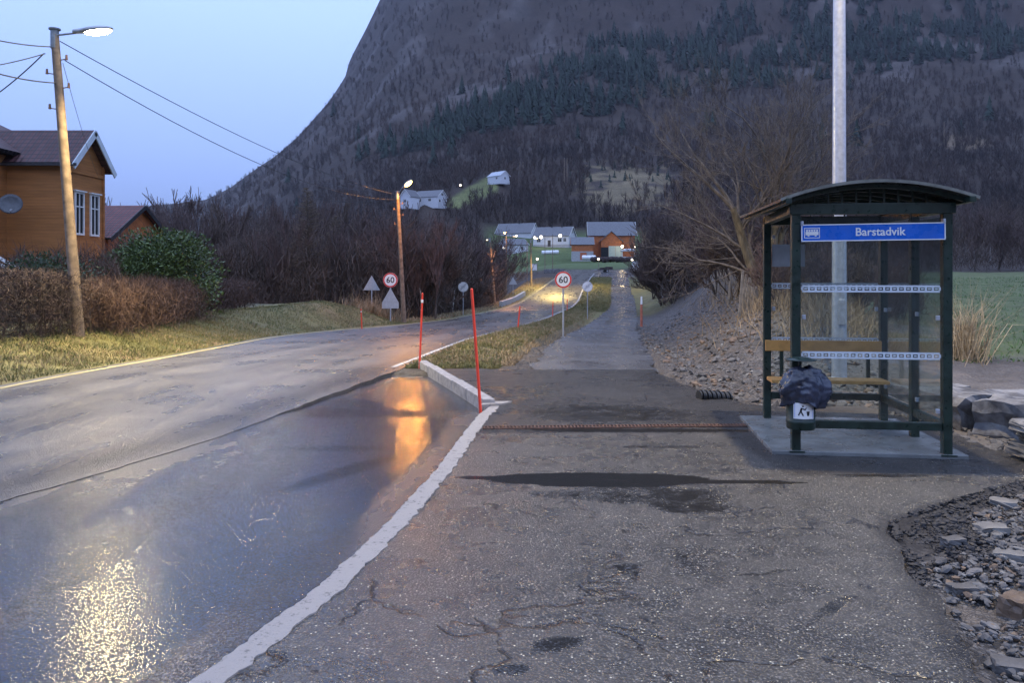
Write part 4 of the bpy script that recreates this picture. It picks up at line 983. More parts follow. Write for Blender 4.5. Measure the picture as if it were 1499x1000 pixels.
# white steps with handrail at the house front
st_ = empty('garden_steps', (XY(12, 27), 27, .3), R(20), 'white painted steps with sloping handrails below the orange house', 'steps')
for k in range(5): B().box((k * .35 - .8, 0, 1.35 - k * .22), (.38, 1.6, .07)).build('tread', M['white_paint'], st_)
for s in (-.8, .8):
    b = B(); b.box((0, s, 1.55), (2.4, .07, .12), ry=R(32)); b.box((0, s, .85), (2.3, .06, .2), ry=R(32)); b.box((-.95, s, 1.3), (.08, .08, 1.7)); b.box((.95, s, .7), (.08, .08, .95)); b.build('handrail', M['white_paint'], st_)
# satellite dish on the wall
dl_ = Vector((XY(22, 35), 34.75, ZZ(300, 35)))
dsh = empty('satellite_dish', dl_, R(25), 'dark grey satellite dish on the wall of the orange house', 'satellite dish')
pr_ = [(0, -.10), (.2, -.085), (.36, -.04), (.46, .02), (.47, .03), (.36, -.02), (.2, -.065), (0, -.08)]
v, f = lathe(pr_, 30); d_ = link('dish', mesh_np('dish', v * np.array([1, 1, 1]), f, True), simple('grey_dish', (.07, .075, .085), .5), dsh); d_.rotation_euler = (R(72), 0, 0); d_.location = (0, -.25, 0)
b = B(); b.cyl((0, .5, -.3), (0, -.15, -.05), .03, n=10); b.build('wall_bracket', M['galv_dull'], dsh)
b = B(); b.cyl((0, -.25, -.42), (.1, -.85, -.32), .018, n=8); b.cyl((.1, -.78, -.30), (.1, -.95, -.30), .05, n=12); b.build('feed_arm', M['galv_dull'], dsh)
# lower house behind with red-brown roof
house('roof_behind', 'low house with red brown tiled roof just behind the orange house', 'house', XY(90, 46), 47.5, -.5, R(-4), 8, 6.5, ZZ(348, 46) + .5, 1.9, M['barn_orange'], M['tile_red'], M['dark_steel'], base=1).name = 'cottage'

# ---- the farm across the dip
def zs(x, y): return h1(x, y)
GF = 'farm and village houses'
x, y = XY(812, 281), 283; house('farmhouse', 'long white farmhouse with grey roof and two chimneys above the road end', 'house', x, y, ZZ(361, 281), R(-24), 13.6, 7.2, 3.9, 3.2, M['farm_white'], M['roof_grey'], M['white_paint'], GF,
    wins=[('f', -4.6, 2.3, 1.4, 1.3, 0), ('f', 3.4, 2.3, 1.4, 1.3, 0), ('f', 5.3, 2.3, 1.0, 1.2, 0), ('r', 0, 5.3, .9, 1.1, 0), ('r', -1.6, 2.3, 1.0, 1.2, 0)], chim=[(-.9, 0), (3.0, 0)], found=.7, door=(-.6, 1.1, 2.2, M['dark_steel']))
x, y = XY(757, 305), 305; house('farmhouse', 'grey roofed house with white gable behind the small garage, left of the white farmhouse', 'house', x, y, ZZ(362, 300), R(-22), 14.5, 8.5, 5.6, 3.8, M['farm_white'], M['roof_grey'], M['white_paint'], GF,
    wins=[('f', -3, 3.8, 1.4, 1.2, 0), ('f', .5, 3.8, 1.2, 1.1, 1), ('f', 4.6, 2, 1.2, 1.1, 0)], chim=[(1, 0)])
x, y = XY(752, 262), 263; house('garage', 'small grey roofed garage with white gable front of the grey roofed house', 'garage', x, y, ZZ(369, 260), R(33), 8, 5.4, 2.6, 1.9, M['farm_white'], M['roof_grey'], M['white_paint'], None,
    wins=[('f', 1.5, 1.5, 1.2, .9, 0)])
# barn
x, y = XY(896, 214), 216; zb = ZZ(381, 210)
barn = house('barn', 'orange barn with grey metal roof and a pale double door, right of the farmhouse', 'barn', x, y, zb, R(-3), 12.2, 8.5, 7.0, 3.6, M['barn_orange'], M['roof_grey'], M['white_paint'], None, over=.5)
b = B(); b.box((-.4, -5.3, 1.9), (5.6, 2.2, 6.4)); b.poly([(-3.2, -6.4, 5.1), (2.4, -6.4, 5.1), (-.4, -6.4, 7.6)], 2.3, (0, 1, 0)); b.build('porch', M['barn_orange'], barn)
for s in (-1, 1): uvslab('porch_roof', [(-.4 + s * 3.3, -6.8, 4.95), (-.4 + s * 3.3, -4.2, 4.95), (-.4, -4.2, 7.85), (-.4, -6.8, 7.85)], .12, M['roof_grey'], barn)
for s in (-1, 1): B().box((.7 + s * .93, -6.46, 2.0), (1.8, .10, 3.6)).build('door', M['door_pale'], barn)
B().box((-2.2, -6.45, 2.2), (2.0, .08, 2.6)).build('glazed_door', M['pane'], barn)
x, y = XY(853, 209), 210.5; house('barn_annex', 'low orange annex with stone base and red brown door on the left of the barn', 'barn', x, y, ZZ(380.5, 207), R(-3), 5.6, 6, 4.2, 1.9, M['barn_orange'], M['roof_grey'], M['barn_orange'], None,
    found=2.3, door=(.2, 1.7, 1.9, M['door_red']))
# hillside houses
x, y = XY(630, 333), 333; house('hill_house', 'white house with red gable up on the hillside near the orange lamp', 'house', x, y, ZZ(301, 330), R(-28), 12, 7, 3.8, 2.8, M['farm_white'], M['roof_grey'], M['white_paint'], GF,
    wins=[('f', -3, 2.4, 1.3, 1.1, 0), ('f', 2, 2.4, 1.3, 1.1, 0), ('r', 0, 4.8, 1.6, .9, 0), ('r', -2, 2, 1.2, 1.1, 0)])
x, y = XY(603, 332), 326; house('hill_house', 'small grey gabled house left of the white hillside house with red gable', 'house', x, y, ZZ(302, 326), R(62), 7, 5, 4.0, 2.8, M['farm_white'], M['roof_grey'], M['white_paint'], GF,
    wins=[('l', 0, 2, 1.1, 1.1, 0)])
x, y = XY(730, 372), 372; house('hill_house', 'solitary small white house highest on the hillside', 'house', x, y, ZZ(266, 370), R(-48), 9, 6, 2.8, 2.2, M['farm_white'], simple('pale_roof', (.42, .45, .5), .5), M['white_paint'], GF,
    wins=[('f', 2, 1.6, 1.1, 1.0, 0), ('r', 0, 1.6, 1.1, 1.0, 0)])
# lit points
def bulb(label, px, py, Y, r, m=None, power=0, colr=(1, .75, .4)):
    p = P(px, py, Y); rt = empty('outdoor_lamp', p, 0, label, 'outdoor lamp', None)
    b = B(); b.sph((0, 0, 0), r, 14, 8); b.build('globe', m or M['lens_small'], rt, True)
    b = B(); b.box((0, r + .05, r * .7), (r * .8, .3, r * .4)); b.build('bracket', M['dark_steel'], rt)
    if power: lamp('lamp_light', p + Vector((0, -r - .1, 0)), colr, power, r)
bulb('lit white lamp at the left end of the white farmhouse wall', 782.5, 347.8, 276, .42, None, 250)
bulb('lit white lamp second from the left on the white farmhouse wall', 792, 347, 274.5, .55, None, 250)
bulb('lit white lamp above the right window of the white farmhouse', 820, 345, 270.5, .55, None, 250)
bulb('warm lamp on the front of the grey roofed house behind the garage', 756, 345.4, 291, .35)
bulb('orange lamp on the gable of the small garage', 737.5, 363, 255, .35)
bulb('warm lamp at the right side of the barn', 911, 360.8, 208, .38, None, 120)
bulb('weak warm lamp farthest right beside the barn', 929, 361.5, 208, .2)
bulb('lone yellowish lamp on the slope between the hillside houses', 674, 271, 350, .45)
bulb('tiny pale lamp in the wood below the hillside houses', 598.5, 321, 200, .22)
# wrapped bales
def bale_row(n, px0, px1, py, Y, label, group):
    for k in range(n):
        px = px0 + (px1 - px0) * (k + .5) / n; w = (px1 - px0) / n / F * Y; x = XY(px, Y)
        b = B(); b.cyl((-w * .49, 0, .62), (w * .49, 0, .62), .62, n=20); es = [e_ for e_ in b.bm.edges if len(e_.link_faces) == 2 and abs(e_.calc_face_angle(0)) > 1]; bmesh.ops.bevel(b.bm, geom=es, offset=.10, segments=2, affect='EDGES')
        o = b.build('wrapped_bale', M['wrap'], None, True, (x, Y + k * .3, max(ZZ(py, Y), h1(x, Y)) - .05)); tag(o, label, 'bale', group)
bale_row(4, 792.8, 818, 373.5, 243, 'white wrapped round bale in the row on the lawn below the farmhouse', 'bales below the farmhouse')
bale_row(3, 852, 872.5, 380.5, 200, 'white wrapped round bale in the row in front of the barn annex', 'bales by the barn annex')
# white pavilion, hedge by the barn
x, Y = XY(920, 204), 204
pv = empty('garden_pavilion', (x, Y, ZZ(381, Y)), 0, 'white open garden pavilion right of the barn', 'pavilion')
for sx in (-1.7, 1.7):
    for sy in (-1, 1): B().box((sx, sy, 1.2), (.12, .12, 2.4)).build('post', M['white_paint'], pv)
b = B(); b.box((0, 0, 2.5), (3.9, 2.6, .35)); b.box((0, 0, 2.85), (3.2, 2, .3), taper=.5); b.build('canopy', M['farm_white'], pv)
B().box((0, -.9, .5), (3.4, .08, .8)).build('balustrade', M['white_paint'], pv)
b = B(); rr_ = random.Random(5)
for k in range(90): b.sph((XY(867 + 62 * k / 90, 196), 196 + rr_.uniform(-.6, .6), ZZ(381.5, 196) + rr_.uniform(0, .5)), rr_.uniform(.4, .65), 7, 5)
h_ = b.build('garden_hedge', M['hedge_dark']); tag(h_, 'low dark trimmed hedge in front of the barn', 'hedge')
# cabinets, poles, trailer, walls near the junction
def cabinet(label, px, py, w, h, Y):
    x = XY(px, Y); z = ZZ(py, Y); z = max(z, h1(x, Y) - .05); r = empty('utility_cabinet', (x, Y, z), 0, label, 'utility cabinet')
    B().box((0, 0, h / 2), (w, .6, h), bevel=.03).build('housing', M['farm_white'], r); B().box((0, 0, h + .04), (w + .12, .75, .08)).build('lid', M['sign_back'], r)
    for s in (-1, 1): B().box((s * w / 4, -.312, h / 2), (w / 2 - .06, .02, h - .16)).build('door', M['sign_back'] if s > 9 else M['white_paint'], r)
cabinet('pale utility cabinet left of the road end below the farm', 781, 396, 1.3, 1.2, 150)
cabinet('pale utility cabinet right of the farm path by the trees', 930, 402, 1.15, 1.9, 146)
def thin_pole(label, px, py0, py1, Y, r=.09, lampm=None, arms=0):
    x = XY(px, Y); z0 = min(ZZ(py0, Y), h1(x, Y)); z1 = ZZ(py1, Y); rt = empty('utility_pole', (x, Y, z0), 0, label, 'pole')
    b = B(); b.cyl((0, 0, -.3), (0, 0, z1 - z0), r, r * .7, 10); b.build('pole', M['wood_pole'], rt, True)
    b = B()
    if arms: b.box((0, 0, z1 - z0 - .5), (arms, .12, .14))
    else: b.cyl((0, 0, z1 - z0), (0, 0, z1 - z0 + .08), r * 1.2, n=10)
    b.build('crossarm' if arms else 'cap', M['pole_cap'], rt)
    if lampm: b = B(); b.sph((0, -.1, z1 - z0 + .1), .22, 12, 8); b.build('lamp_globe', lampm, rt, True)
thin_pole('bare wooden pole just left of the pole in front of the farmhouse', 771.5, 398, 354, 128)
thin_pole('thin pole left of the bales below the farmhouse', 797.7, 394, 344, 165)
thin_pole('thin pole standing in front of the bales below the farmhouse', 809, 394, 343, 168)
thin_pole('short pole with a small globe beside the right utility cabinet', 925.3, 402, 381, 147, .06, M['lens_small'])
thin_pole('short pole with a small globe above the left utility cabinet', 786.5, 396, 380, 151, .05, M['lens_small'])
thin_pole('short post with a globe by the trailer at the road end', 876, 392, 380, 165, .06, M['lens_small'])
thin_pole('single power pole on the hillside left of the twin poles', 745.5, 252, 236, 430, .28, None, 0)
thin_pole('left power pole of the left pair on the hillside', 761, 254, 237, 430, .26)
thin_pole('right power pole of the left pair on the hillside', 765.5, 254, 237, 430, .26)
thin_pole('left power pole of the right pair below the hillside meadow', 826, 256, 231, 400, .26)
thin_pole('right power pole of the right pair below the hillside meadow', 830, 256, 232, 400, .26)
thin_pole('power pole at the far right of the hillside', 1382, 196, 178, 480, .26)
tr = empty('flat_trailer', (XY(885, 156), 156, h1(XY(885, 156), 156) + .02), R(8), 'dark flat trailer with loose gear parked at the end of the footpath', 'trailer')
B().box((0, 0, .62), (3.2, 1.6, .14)).build('bed', M['dark_steel'], tr)
for s in (-1, 1):
    b = B(); b.cyl((.3, s * .85, .32), (.3, s * 1.02, .32), .32, n=20); w_ = b.build('wheel', M['rubber'], tr); b = B(); b.cyl((.3, s * 1.03, .32), (.3, s * 1.05, .32), .17, n=16); b.build('rim', M['galv_dull'], w_)
b = B(); b.cyl((-1.6, .4, .58), (-2.6, 0, .55), .04, n=8); b.cyl((-1.6, -.4, .58), (-2.6, 0, .55), .04, n=8); b.cyl((-2.5, 0, .55), (-2.5, 0, 0), .03, n=8); b.build('drawbar', M['galv_dull'], tr)
b = B(); b.box((.9, 0, .95), (1.1, 1.2, .45), rz=.2, bevel=.05); b.box((-.4, .2, .85), (.7, .9, .3), rz=.5, bevel=.04); b.build('load', M['hedge_dark'], tr)
# low stone parapets by the road
def parapet(label, pts, h, w, m, name='parapet_wall'):
    b = B()
    for (p, q) in zip(pts[:-1], pts[1:]):
        p, q = Vector(p), Vector(q); d = q - p; b.box((p + q) / 2 + Vector((0, 0, h / 2)), (d.length + .02, w, h), rz=math.atan2(d.y, d.x), ry=-math.atan2(d.z, d.xy.length), bevel=.04)
    return tag(b.build(name, m), label, 'parapet')
pts = [(float(RL(y_)) - .55, y_, float(prof(y_)) - .1) for y_ in (72, 78, 84, 91)]; parapet('pale concrete bridge rail on the left road edge beyond the bend', pts, .62, .3, M['concrete'])
pts = [(float(RL(150)) - 3.2 + k * 1.3, 150 + k * 1.0, h1(float(RL(150)) - 3.2 + k * 1.3, 150 + k)) for k in range(4)]; parapet('low pale stone wall at the far end of the road', pts, .8, .4, M['block'])
# pale stone blocks to the right of the shelter
rb = random.Random(11)
def stone(name, label, cat, c, s, rz, m, seed, group=None, rough=.14, sub=3):
    bm = bmesh.new(); bmesh.ops.create_cube(bm, size=1); bmesh.ops.subdivide_edges(bm, edges=bm.edges, cuts=sub, use_grid_fill=True)
    q = random.Random(seed)
    for v_ in bm.verts:
        p = v_.co * 3 + Vector((seed * 1.7, seed, 0)); n_ = Vector((float(fbm(np.array([p.x + p.z]), np.array([p.y]), 3)[0]) - .5, float(fbm(np.array([p.y + 7]), np.array([p.z + p.x]), 3)[0]) - .5, float(fbm(np.array([p.x]), np.array([p.y - p.z + 3]), 3)[0]) - .5))
        v_.co += n_ * rough * 1.8 + Vector((q.uniform(-1, 1), q.uniform(-1, 1), q.uniform(-1, 1))) * rough * .16
        v_.co.x *= s[0]; v_.co.y *= s[1]; v_.co.z *= s[2]
    me = bpy.data.meshes.new(name); bm.to_mesh(me); bm.free(); return tag(link(name, me, m, None, c, rz), label, cat, group)
GB = 'pale broken stone blocks right of the bus shelter'
blocks = [((4.72, 9.0), (.75, .55, .34), 'farthest pale stone block, half hidden by the right shelter post'), ((4.78, 8.35), (.62, .60, .36), 'pale stone block second from the shelter side of the row'),
          ((4.98, 7.75), (.55, .55, .40), 'pale upright block with a dark cleft in the middle of the stone row'), ((5.22, 7.3), (.6, .45, .36), 'nearest pale block of the row, at the photo edge'),
          ((5.55, 8.3), (.95, .8, .30), 'broad flat pale slab behind the stone row')]
for k, ((x_, y_), s_, lb_) in enumerate(blocks): stone('stone_block', lb_, 'stone block', (x_, y_, h1(x_, y_) + s_[2] * .40), s_, rb.uniform(-.3, .3) + .25, M['block'], k + 3, GB)
flat = [((4.62, 6.62), (.62, .5, .09), .10, .2, 'lowest dark flat slab of the small stack by the right photo edge'), ((4.66, 6.58), (.58, .48, .08), .20, -.15, 'middle flat slab of the small stack by the right photo edge'), ((4.68, 6.62), (.66, .5, .09), .30, .1, 'topmost pale flat slab of the small stack by the right photo edge')]
for k, ((x_, y_), s_, dz, r_, lb_) in enumerate(flat): stone('flat_stone', lb_, 'flat stone', (x_, y_, h1(x_, y_) + dz), s_, r_, M['block'] if k == 2 else M['rock'], k + 31, 'flat stones by the pavement corner', .08)
for k, (px_, py_, s_, m_, lb_) in enumerate([(1415, 850, (.17, .08, .05), 'rock', 'long dark grey stone lying in the middle of the gravel heap'), (1478, 815, (.14, .09, .06), 'rock_l', 'pale stone at the right edge of the gravel heap'),
        (1450, 775, (.18, .10, .06), 'rock_l', 'pale sliver of stone high on the gravel heap'), (1395, 800, (.12, .07, .05), 'rock', 'squat dark stone near the top left of the gravel heap'), (1490, 880, (.14, .12, .10), 'rock_b', 'rusty orange brown stone in the gravel heap'),
        (1470, 740, (.16, .10, .05), 'rock_l', 'broad pale stone between the asphalt corner and the slab stack'), (1478, 950, (.12, .09, .06), 'rock', 'dark stone low in the gravel heap near the photo corner')]):
    Y_ = 1840 / (py_ - 400) * .97; x_ = XY(px_, Y_); stone('loose_stone', lb_, 'stone', (x_, Y_, h1(x_, Y_) + s_[2] * .3), s_, rb.uniform(-.9, .9), M[m_], k + 50, None, .16)
# ================================================================ TREES AND PLANTS
def grow(seed, height, spread=.5, stems=1, levels=5, r0=.13, kids=(3, 4), up=.25, wob=.16, first=.18, ratio=.72, min_r=.006):
    q = random.Random(seed); trunk = []; crown = []
    def rv(): return Vector((q.gauss(0, 1), q.gauss(0, 1), q.gauss(0, 1)))
    def branch(p, d, L, r, lv):
        n = 5 if lv < 2 else (4 if lv < 4 else 3); pts = [p]; dd = d.copy(); out = trunk if lv == 0 else crown; rr = r
        for i in range(n):
            dd = (dd + rv() * wob * (.6 if lv == 0 else 1) + Vector((0, 0, up * (.5 if lv else .2)))).normalized()
            p2 = pts[-1] + dd * L / n; r2 = max(min_r, rr * (1 - .42 / n * (1 if lv == 0 else 1.5))); out.append((*pts[-1], *p2, rr, r2)); pts.append(p2); rr = r2
        if lv >= levels: return
        nk = q.randint(*kids) + (2 if lv == 0 else 0)
        for k in range(nk):
            t = q.uniform(first if lv == 0 else .25, 1) if k else 1.0; idx = min(n - 1, int(t * n)); base = pts[idx].lerp(pts[idx + 1], t * n - idx) if idx < n else pts[-1]
            ax = rv().cross(dd).normalized(); ang = (q.uniform(.35, .95) if k else q.uniform(.05, .35)) * (spread * 2)
            nd = (Matrix.Rotation(ang, 3, ax) @ dd).normalized()
            branch(base, nd, L * ratio * q.uniform(.7, 1.1), max(min_r, rr * q.uniform(.5, .72) if k else rr * .85), lv + 1)
    for s in range(stems):
        a = q.uniform(0, 6.28); lean = 0 if stems == 1 else q.uniform(.15, .45)
        branch(Vector((math.cos(a) * .12 * (stems > 1), math.sin(a) * .12 * (stems > 1), -.15)), Vector((math.cos(a) * lean, math.sin(a) * lean, 1)).normalized(), height * (.42 if levels > 3 else .5), r0 * (1 if stems == 1 else .72), 0)
    T, C = np.array(trunk), np.array(crown)
    zmax = max(C[:, 5].max(), T[:, 5].max()); k = height / zmax
    for A in (T, C): A[:, :6] *= k
    return T, C
def tree_mesh(name, segs, k): v, f = tubes(segs, k); return mesh_np(name, v, f, True)
def proto(seed, h, tm, cm, kt=7, kc=3, **kw):
    T, C = grow(seed, h, **kw); a = tree_mesh('trunk', T, kt); a.materials.append(tm); c = tree_mesh('crown', C, kc); c.materials.append(cm); return a, c
def put_tree(name, label, pr_, x, y, s=1., rz=0, group=None, z=None, cat='tree', sz=None):
    r = empty(name, (x, y, (h1(x, y) if z is None else z) - .1), rz, label, cat, group); r.scale = (s, s, sz or s)
    link('trunk', pr_[0], None, r); link('crown', pr_[1], None, r); return r
# the big bare tree left of the shelter
big = proto(21, 6.6, M['bark_warm'], M['twig_warm'], 9, 4, spread=.46, stems=4, levels=5, r0=.15, kids=(3, 4), up=.12, wob=.15, first=.25, ratio=.72, min_r=.004)
put_tree('bare_tree', 'large bare spreading tree with mossy limbs standing on the bank left of the shelter', big, XY(1122, 19.5), 19.5, 1.0, 2.1)
# woodland trees, five kinds of form
PV = [proto(31, 10, M['bark'], M['twig'], spread=.36, levels=5, r0=.13, kids=(3, 4), up=.3, wob=.12, min_r=.019),
      proto(32, 11, M['bark'], M['twig_purple'], spread=.30, levels=5, r0=.12, kids=(3, 4), up=.36, wob=.12, min_r=.019),
      proto(33, 9, M['birch'], M['twig_purple'], spread=.28, levels=5, r0=.10, kids=(3, 4), up=.42, wob=.11, min_r=.019),
      proto(34, 8, M['bark'], M['twig_purple'], spread=.42, stems=4, levels=4, r0=.10, kids=(3, 5), up=.25, wob=.16, min_r=.019),
      proto(35, 7, M['bark'], M['twig'], spread=.42, stems=5, levels=4, r0=.09, kids=(4, 5), up=.25, wob=.18, min_r=.019)]
def larch(seed, h, n=420):
    q = random.Random(seed); T = [(0, 0, -.2 + h * i / 12, 0, 0, -.2 + h * (i + 1) / 12, .14 * (1 - i / 12) + .01, .14 * (1 - (i + 1) / 12) + .01) for i in range(12)]; C = []
    for i in range(n):
        z = h * (.10 + .88 * (i / n)); L = (1 - z / h) * h * .26 + .25; a = q.uniform(0, 6.28); p = Vector((0, 0, z)); d = Vector((math.cos(a), math.sin(a), q.uniform(-.05, .35))).normalized(); L *= q.uniform(.6, 1.1)
        for s in range(3):
            p2 = p + d * L / 3; C.append((*p, *p2, .03 - .006 * s, .024 - .005 * s)); 
            for t in range(3):
                e = (d + Vector((q.gauss(0, .6), q.gauss(0, .6), q.gauss(0, .4)))).normalized(); C.append((*p2, *(p2 + e * L * .22), .018, .008))
            p = p2; d = (d + Vector((0, 0, .08))).normalized()
    a = tree_mesh('trunk', np.array(T), 7); a.materials.append(M['bark']); c = tree_mesh('crown', np.array(C), 3); c.materials.append(M['twig_tan']); return a, c
LA = larch(4, 11)
put_tree('larch_tree', 'tall tan conical larch standing out in the wood left of the signs', LA, XY(450, 50), 50, .86)
put_tree('larch_tree', 'smaller tan larch just right of the tall one in the left wood', LA, XY(492, 64), 64, .98, 1.)
q = random.Random(77)
gl = 'bare trees of the dark wood left of the road'; n = 0
for row, (Y0, Y1, cnt, p0, p1, tp) in enumerate([(48, 60, 26, 335, 705, 320), (62, 78, 26, 300, 705, 300), (82, 110, 24, 260, 740, 290)]):
    for k in range(cnt):
        px = p0 + (p1 - p0) * (k + q.uniform(.1, .9)) / cnt; Y = q.uniform(Y0, Y1)
        if px > 655 and Y < 75 and XY(px, Y) > float(RL(Y)) - 3: continue
        x = XY(px, Y); z = h1(x, Y); toppy = tp + q.uniform(-22, 30) + (25 if px > 640 else 0) + (12 if px < 360 else 0); ht = ZZ(toppy, Y) - z
        i = q.choice([0, 1, 1, 2, 3, 3, 4]); hh = [10, 11, 9, 8, 7][i]; s = max(.6, min(1.7, ht / hh))
        put_tree('bare_tree', 'bare grey brown tree of the dark wood left of the road', PV[i], x, Y, s, q.uniform(0, 6.28), gl)
for (px, Y, tp, lb) in ((504, 50, 365, 'pale stemmed birch just left of the grey triangle sign back'), (516, 51, 380, 'second pale birch stem close beside the triangle sign back'), (546, 52, 350, 'pale forked birch behind the grey triangle sign back'), (568, 53, 335, 'pale thin birch rising behind the left 60 sign')):
    x = XY(px, Y); s = (ZZ(tp - 40, Y) - h1(x, Y)) / 9; put_tree('birch_tree', lb, PV[2], x, Y, s, px * .1)
# low trees on the horizon left of the mountain foot
gh = 'bare treetops on the skyline behind the orange house'
for k, (px, tp) in enumerate(((172, 300), (192, 285), (212, 296), (232, 302), (252, 282), (272, 270), (292, 272), (315, 285), (335, 292))):
    Y = 88 + (k % 3) * 6; x = XY(px, Y); z = h1(x, Y); i = (k % 3) + 1; s = (ZZ(tp, Y) - z) / [10, 11, 9, 8, 7][i]; put_tree('bare_tree', 'bare spreading tree on the skyline behind the orange house', PV[i], x, Y, s, k * 1.3, gh)
# wood right of the footpath and up the right slope
gr = 'bare trees of the wood right of the footpath'
for row, (Y0, Y1, cnt, p0, p1, tp) in enumerate([(48, 62, 14, 948, 1085, 300), (64, 84, 18, 940, 1180, 285), (90, 120, 22, 940, 1520, 318), (120, 160, 26, 950, 1520, 300)]):
    for k in range(cnt):
        px = p0 + (p1 - p0) * (k + q.uniform(.1, .9)) / cnt; Y = q.uniform(Y0, Y1); x = XY(px, Y)
        if x < float(PR(Y)) + 1.6: continue
        z = h1(x, Y); toppy = tp + q.uniform(-25, 30) + (20 if px < 960 else 0); ht = ZZ(toppy, Y) - z; i = q.choice([0, 1, 2, 3, 3, 4, 4]); hh = [10, 11, 9, 8, 7][i]; s = max(.5, min(1.8, ht / hh))
        put_tree('bare_tree', 'bare grey brown tree of the wood right of the footpath', PV[i], x, Y, s, q.uniform(0, 6.28), gr)
# stems on the grassy bank behind the shelter glass
gk = 'thin leafless saplings on the grassy bank behind the shelter'
for k, (px, Y, s) in enumerate(((1145, 15.5, .20), (1180, 16.5, .24), (1215, 15, .2), (1255, 17, .26), (1290, 16, .22), (1075, 24, .42), (1050, 30, .5), (1320, 19, .25), (1160, 22, .4), (1240, 24, .42))):
    x = XY(px, Y); put_tree('sapling', 'thin leafless sapling on the grassy bank behind the shelter', PV[3 + k % 2], x, Y, s, k * 2.2, gk, cat='sapling')

# ---- generic fuzz builders (numpy)
def fuzz(pts, dirs, L, w, name, m, bend=0., kind=None, rng_=rng):
    n = len(pts); a = np.cross(dirs, rng_.normal(size=(n, 3))); a /= np.maximum(np.linalg.norm(a, axis=1, keepdims=True), 1e-9)
    L = np.asarray(L).reshape(-1, 1); w = np.asarray(w).reshape(-1, 1)
    mid = pts + dirs * L * .55; tip = pts + dirs * L; 
    if bend: tip = tip + rng_.normal(size=(n, 3)) * L * bend; tip[:, 2] -= (L[:, 0] * bend * .8)
    v = np.stack([pts - a * w, pts + a * w, mid + a * w * .7, mid - a * w * .7, tip, tip], 1)
    v = v[:, :5]; base = np.arange(n)[:, None] * 5
    q4 = base + np.array([[0, 1, 2, 3]]); t3 = base + np.array([[3, 2, 4, 4]])
    f4 = q4; f3 = (base + np.array([[3, 2, 4]]))
    me = bpy.data.meshes.new(name); V = v.reshape(-1, 3).astype(np.float32)
    me.vertices.add(len(V)); me.vertices.foreach_set('co', V.ravel()); nl = n * 7; me.loops.add(nl)
    li = np.concatenate([f4, f3], 1).ravel().astype(np.int32); me.loops.foreach_set('vertex_index', li)
    me.polygons.add(2 * n); ls = (np.arange(n)[:, None] * 7 + np.array([[0, 4]])).ravel().astype(np.int32); me.polygons.foreach_set('loop_start', ls); me.polygons.foreach_set('loop_total', np.tile([4, 3], n).astype(np.int32)); me.update(calc_edges=True)
    o = link(name, me, m)
    if kind: tag(o, kind=kind)
    return o
def rdir(n, upz=1., sp=.5): d = rng.normal(size=(n, 3)) * sp; d[:, 2] = np.abs(d[:, 2]) * .5 + upz; return d / np.linalg.norm(d, axis=1, keepdims=True)
# grass on verges
def grass(name, n, xf, y0, y1, keep, L, w, m, sp=.45, kind='stuff', ypow=1.):
    y = y0 + (y1 - y0) * rng.random(n) ** ypow; x = xf(y, rng.random(n)); k = keep(x, y); x, y = x[k], y[k]; z = H(x, y) - .01
    sc = .6 + .8 * rng.random(len(x)); cl = .5 + fbm(x * 1.8, y * 1.8, 3)
    return fuzz(np.stack([x, y, z], 1), rdir(len(x), 1, sp), L * sc * cl, w * sc, name, m, .25, kind)
lv = lambda y, t: RL(y) - .12 - t ** 1.0 * 3.2
o = grass('verge_grass', 52000, lv, 9, 46, lambda x, y: fbm(x * .9, y * .9, 3) > .30, .085, .006, M['grass'], .6, ypow=1.2)
o = grass('dry_verge_grass', 16000, lv, 9, 46, lambda x, y: fbm(x * .7 + 5, y * .7, 3) > .5, .10, .006, M['grass_dry'], .7)
grass('far_strip_grass', 16000, lambda y, t: RR(y) + (PL(y) - RR(y)) * t, 60, 132, lambda x, y: x > 0, .16, .016, M['grass'], .7)
grass('far_verge_grass', 14000, lambda y, t: RL(y) - .2 - t * 5, 44, 130, lambda x, y: x > -99, .18, .018, M['grass_dry'], .7)
grass('strip_grass', 30000, lambda y, t: RR(y) + (PL(y) - RR(y)) * (.02 + .72 * t), 13.6, 70, lambda x, y: (fbm(x * 1.2, y * 1.2, 3) > .34), .10, .007, M['grass'], .6, ypow=1.5)
grass('dry_strip_grass', 16000, lambda y, t: RR(y) + (PL(y) - RR(y)) * (.05 + .80 * t), 14, 70, lambda x, y: (fbm(x * 1.2, y * 1.2 + 8, 3) > .42), .12, .007, M['grass_dry'], .7, ypow=1.5)
grass('field_grass', 26000, lambda y, t: RIDGE(y) + 1 + 26 * t, 13, 60, lambda x, y: (x / y < .75), .10, .010, leaf('meadow_blades', (.05, .11, .03), (.11, .19, .06), .7), .6, ypow=1.4)
# dry tall grass on the bank behind the shelter and one clump to its right
def clump(name, label, pts, L, w, m, sp, cat='grass clump', group=None, kind=None):
    P_ = np.array(pts); P_[:, 2] = H(P_[:, 0], P_[:, 1]) - .03; o = fuzz(P_, rdir(len(P_), 1, sp), L * (.5 + .7 * rng.random(len(P_))), w, name, m, .22, kind)
    if not kind: tag(o, label, cat, group)
    return o
pts = rng.normal(size=(520, 3)) * np.array([.17, .2, 0]) + np.array([XY(1408, 13.5), 13.5, 0]); clump('dry_grass_clump', 'tall pale dry grass clump standing right of the shelter', pts, 1.25, .006, M['straw'], .26)
n_ = 5200; yy = 12.6 + 12 * rng.random(n_) ** 1.2; xx = RIDGE(yy) + rng.normal(size=n_) * .75 + .55; clump('bank_dry_grass', None, np.stack([xx, yy, yy * 0], 1), .62, .006, M['grass_dry'], .5, kind='stuff')
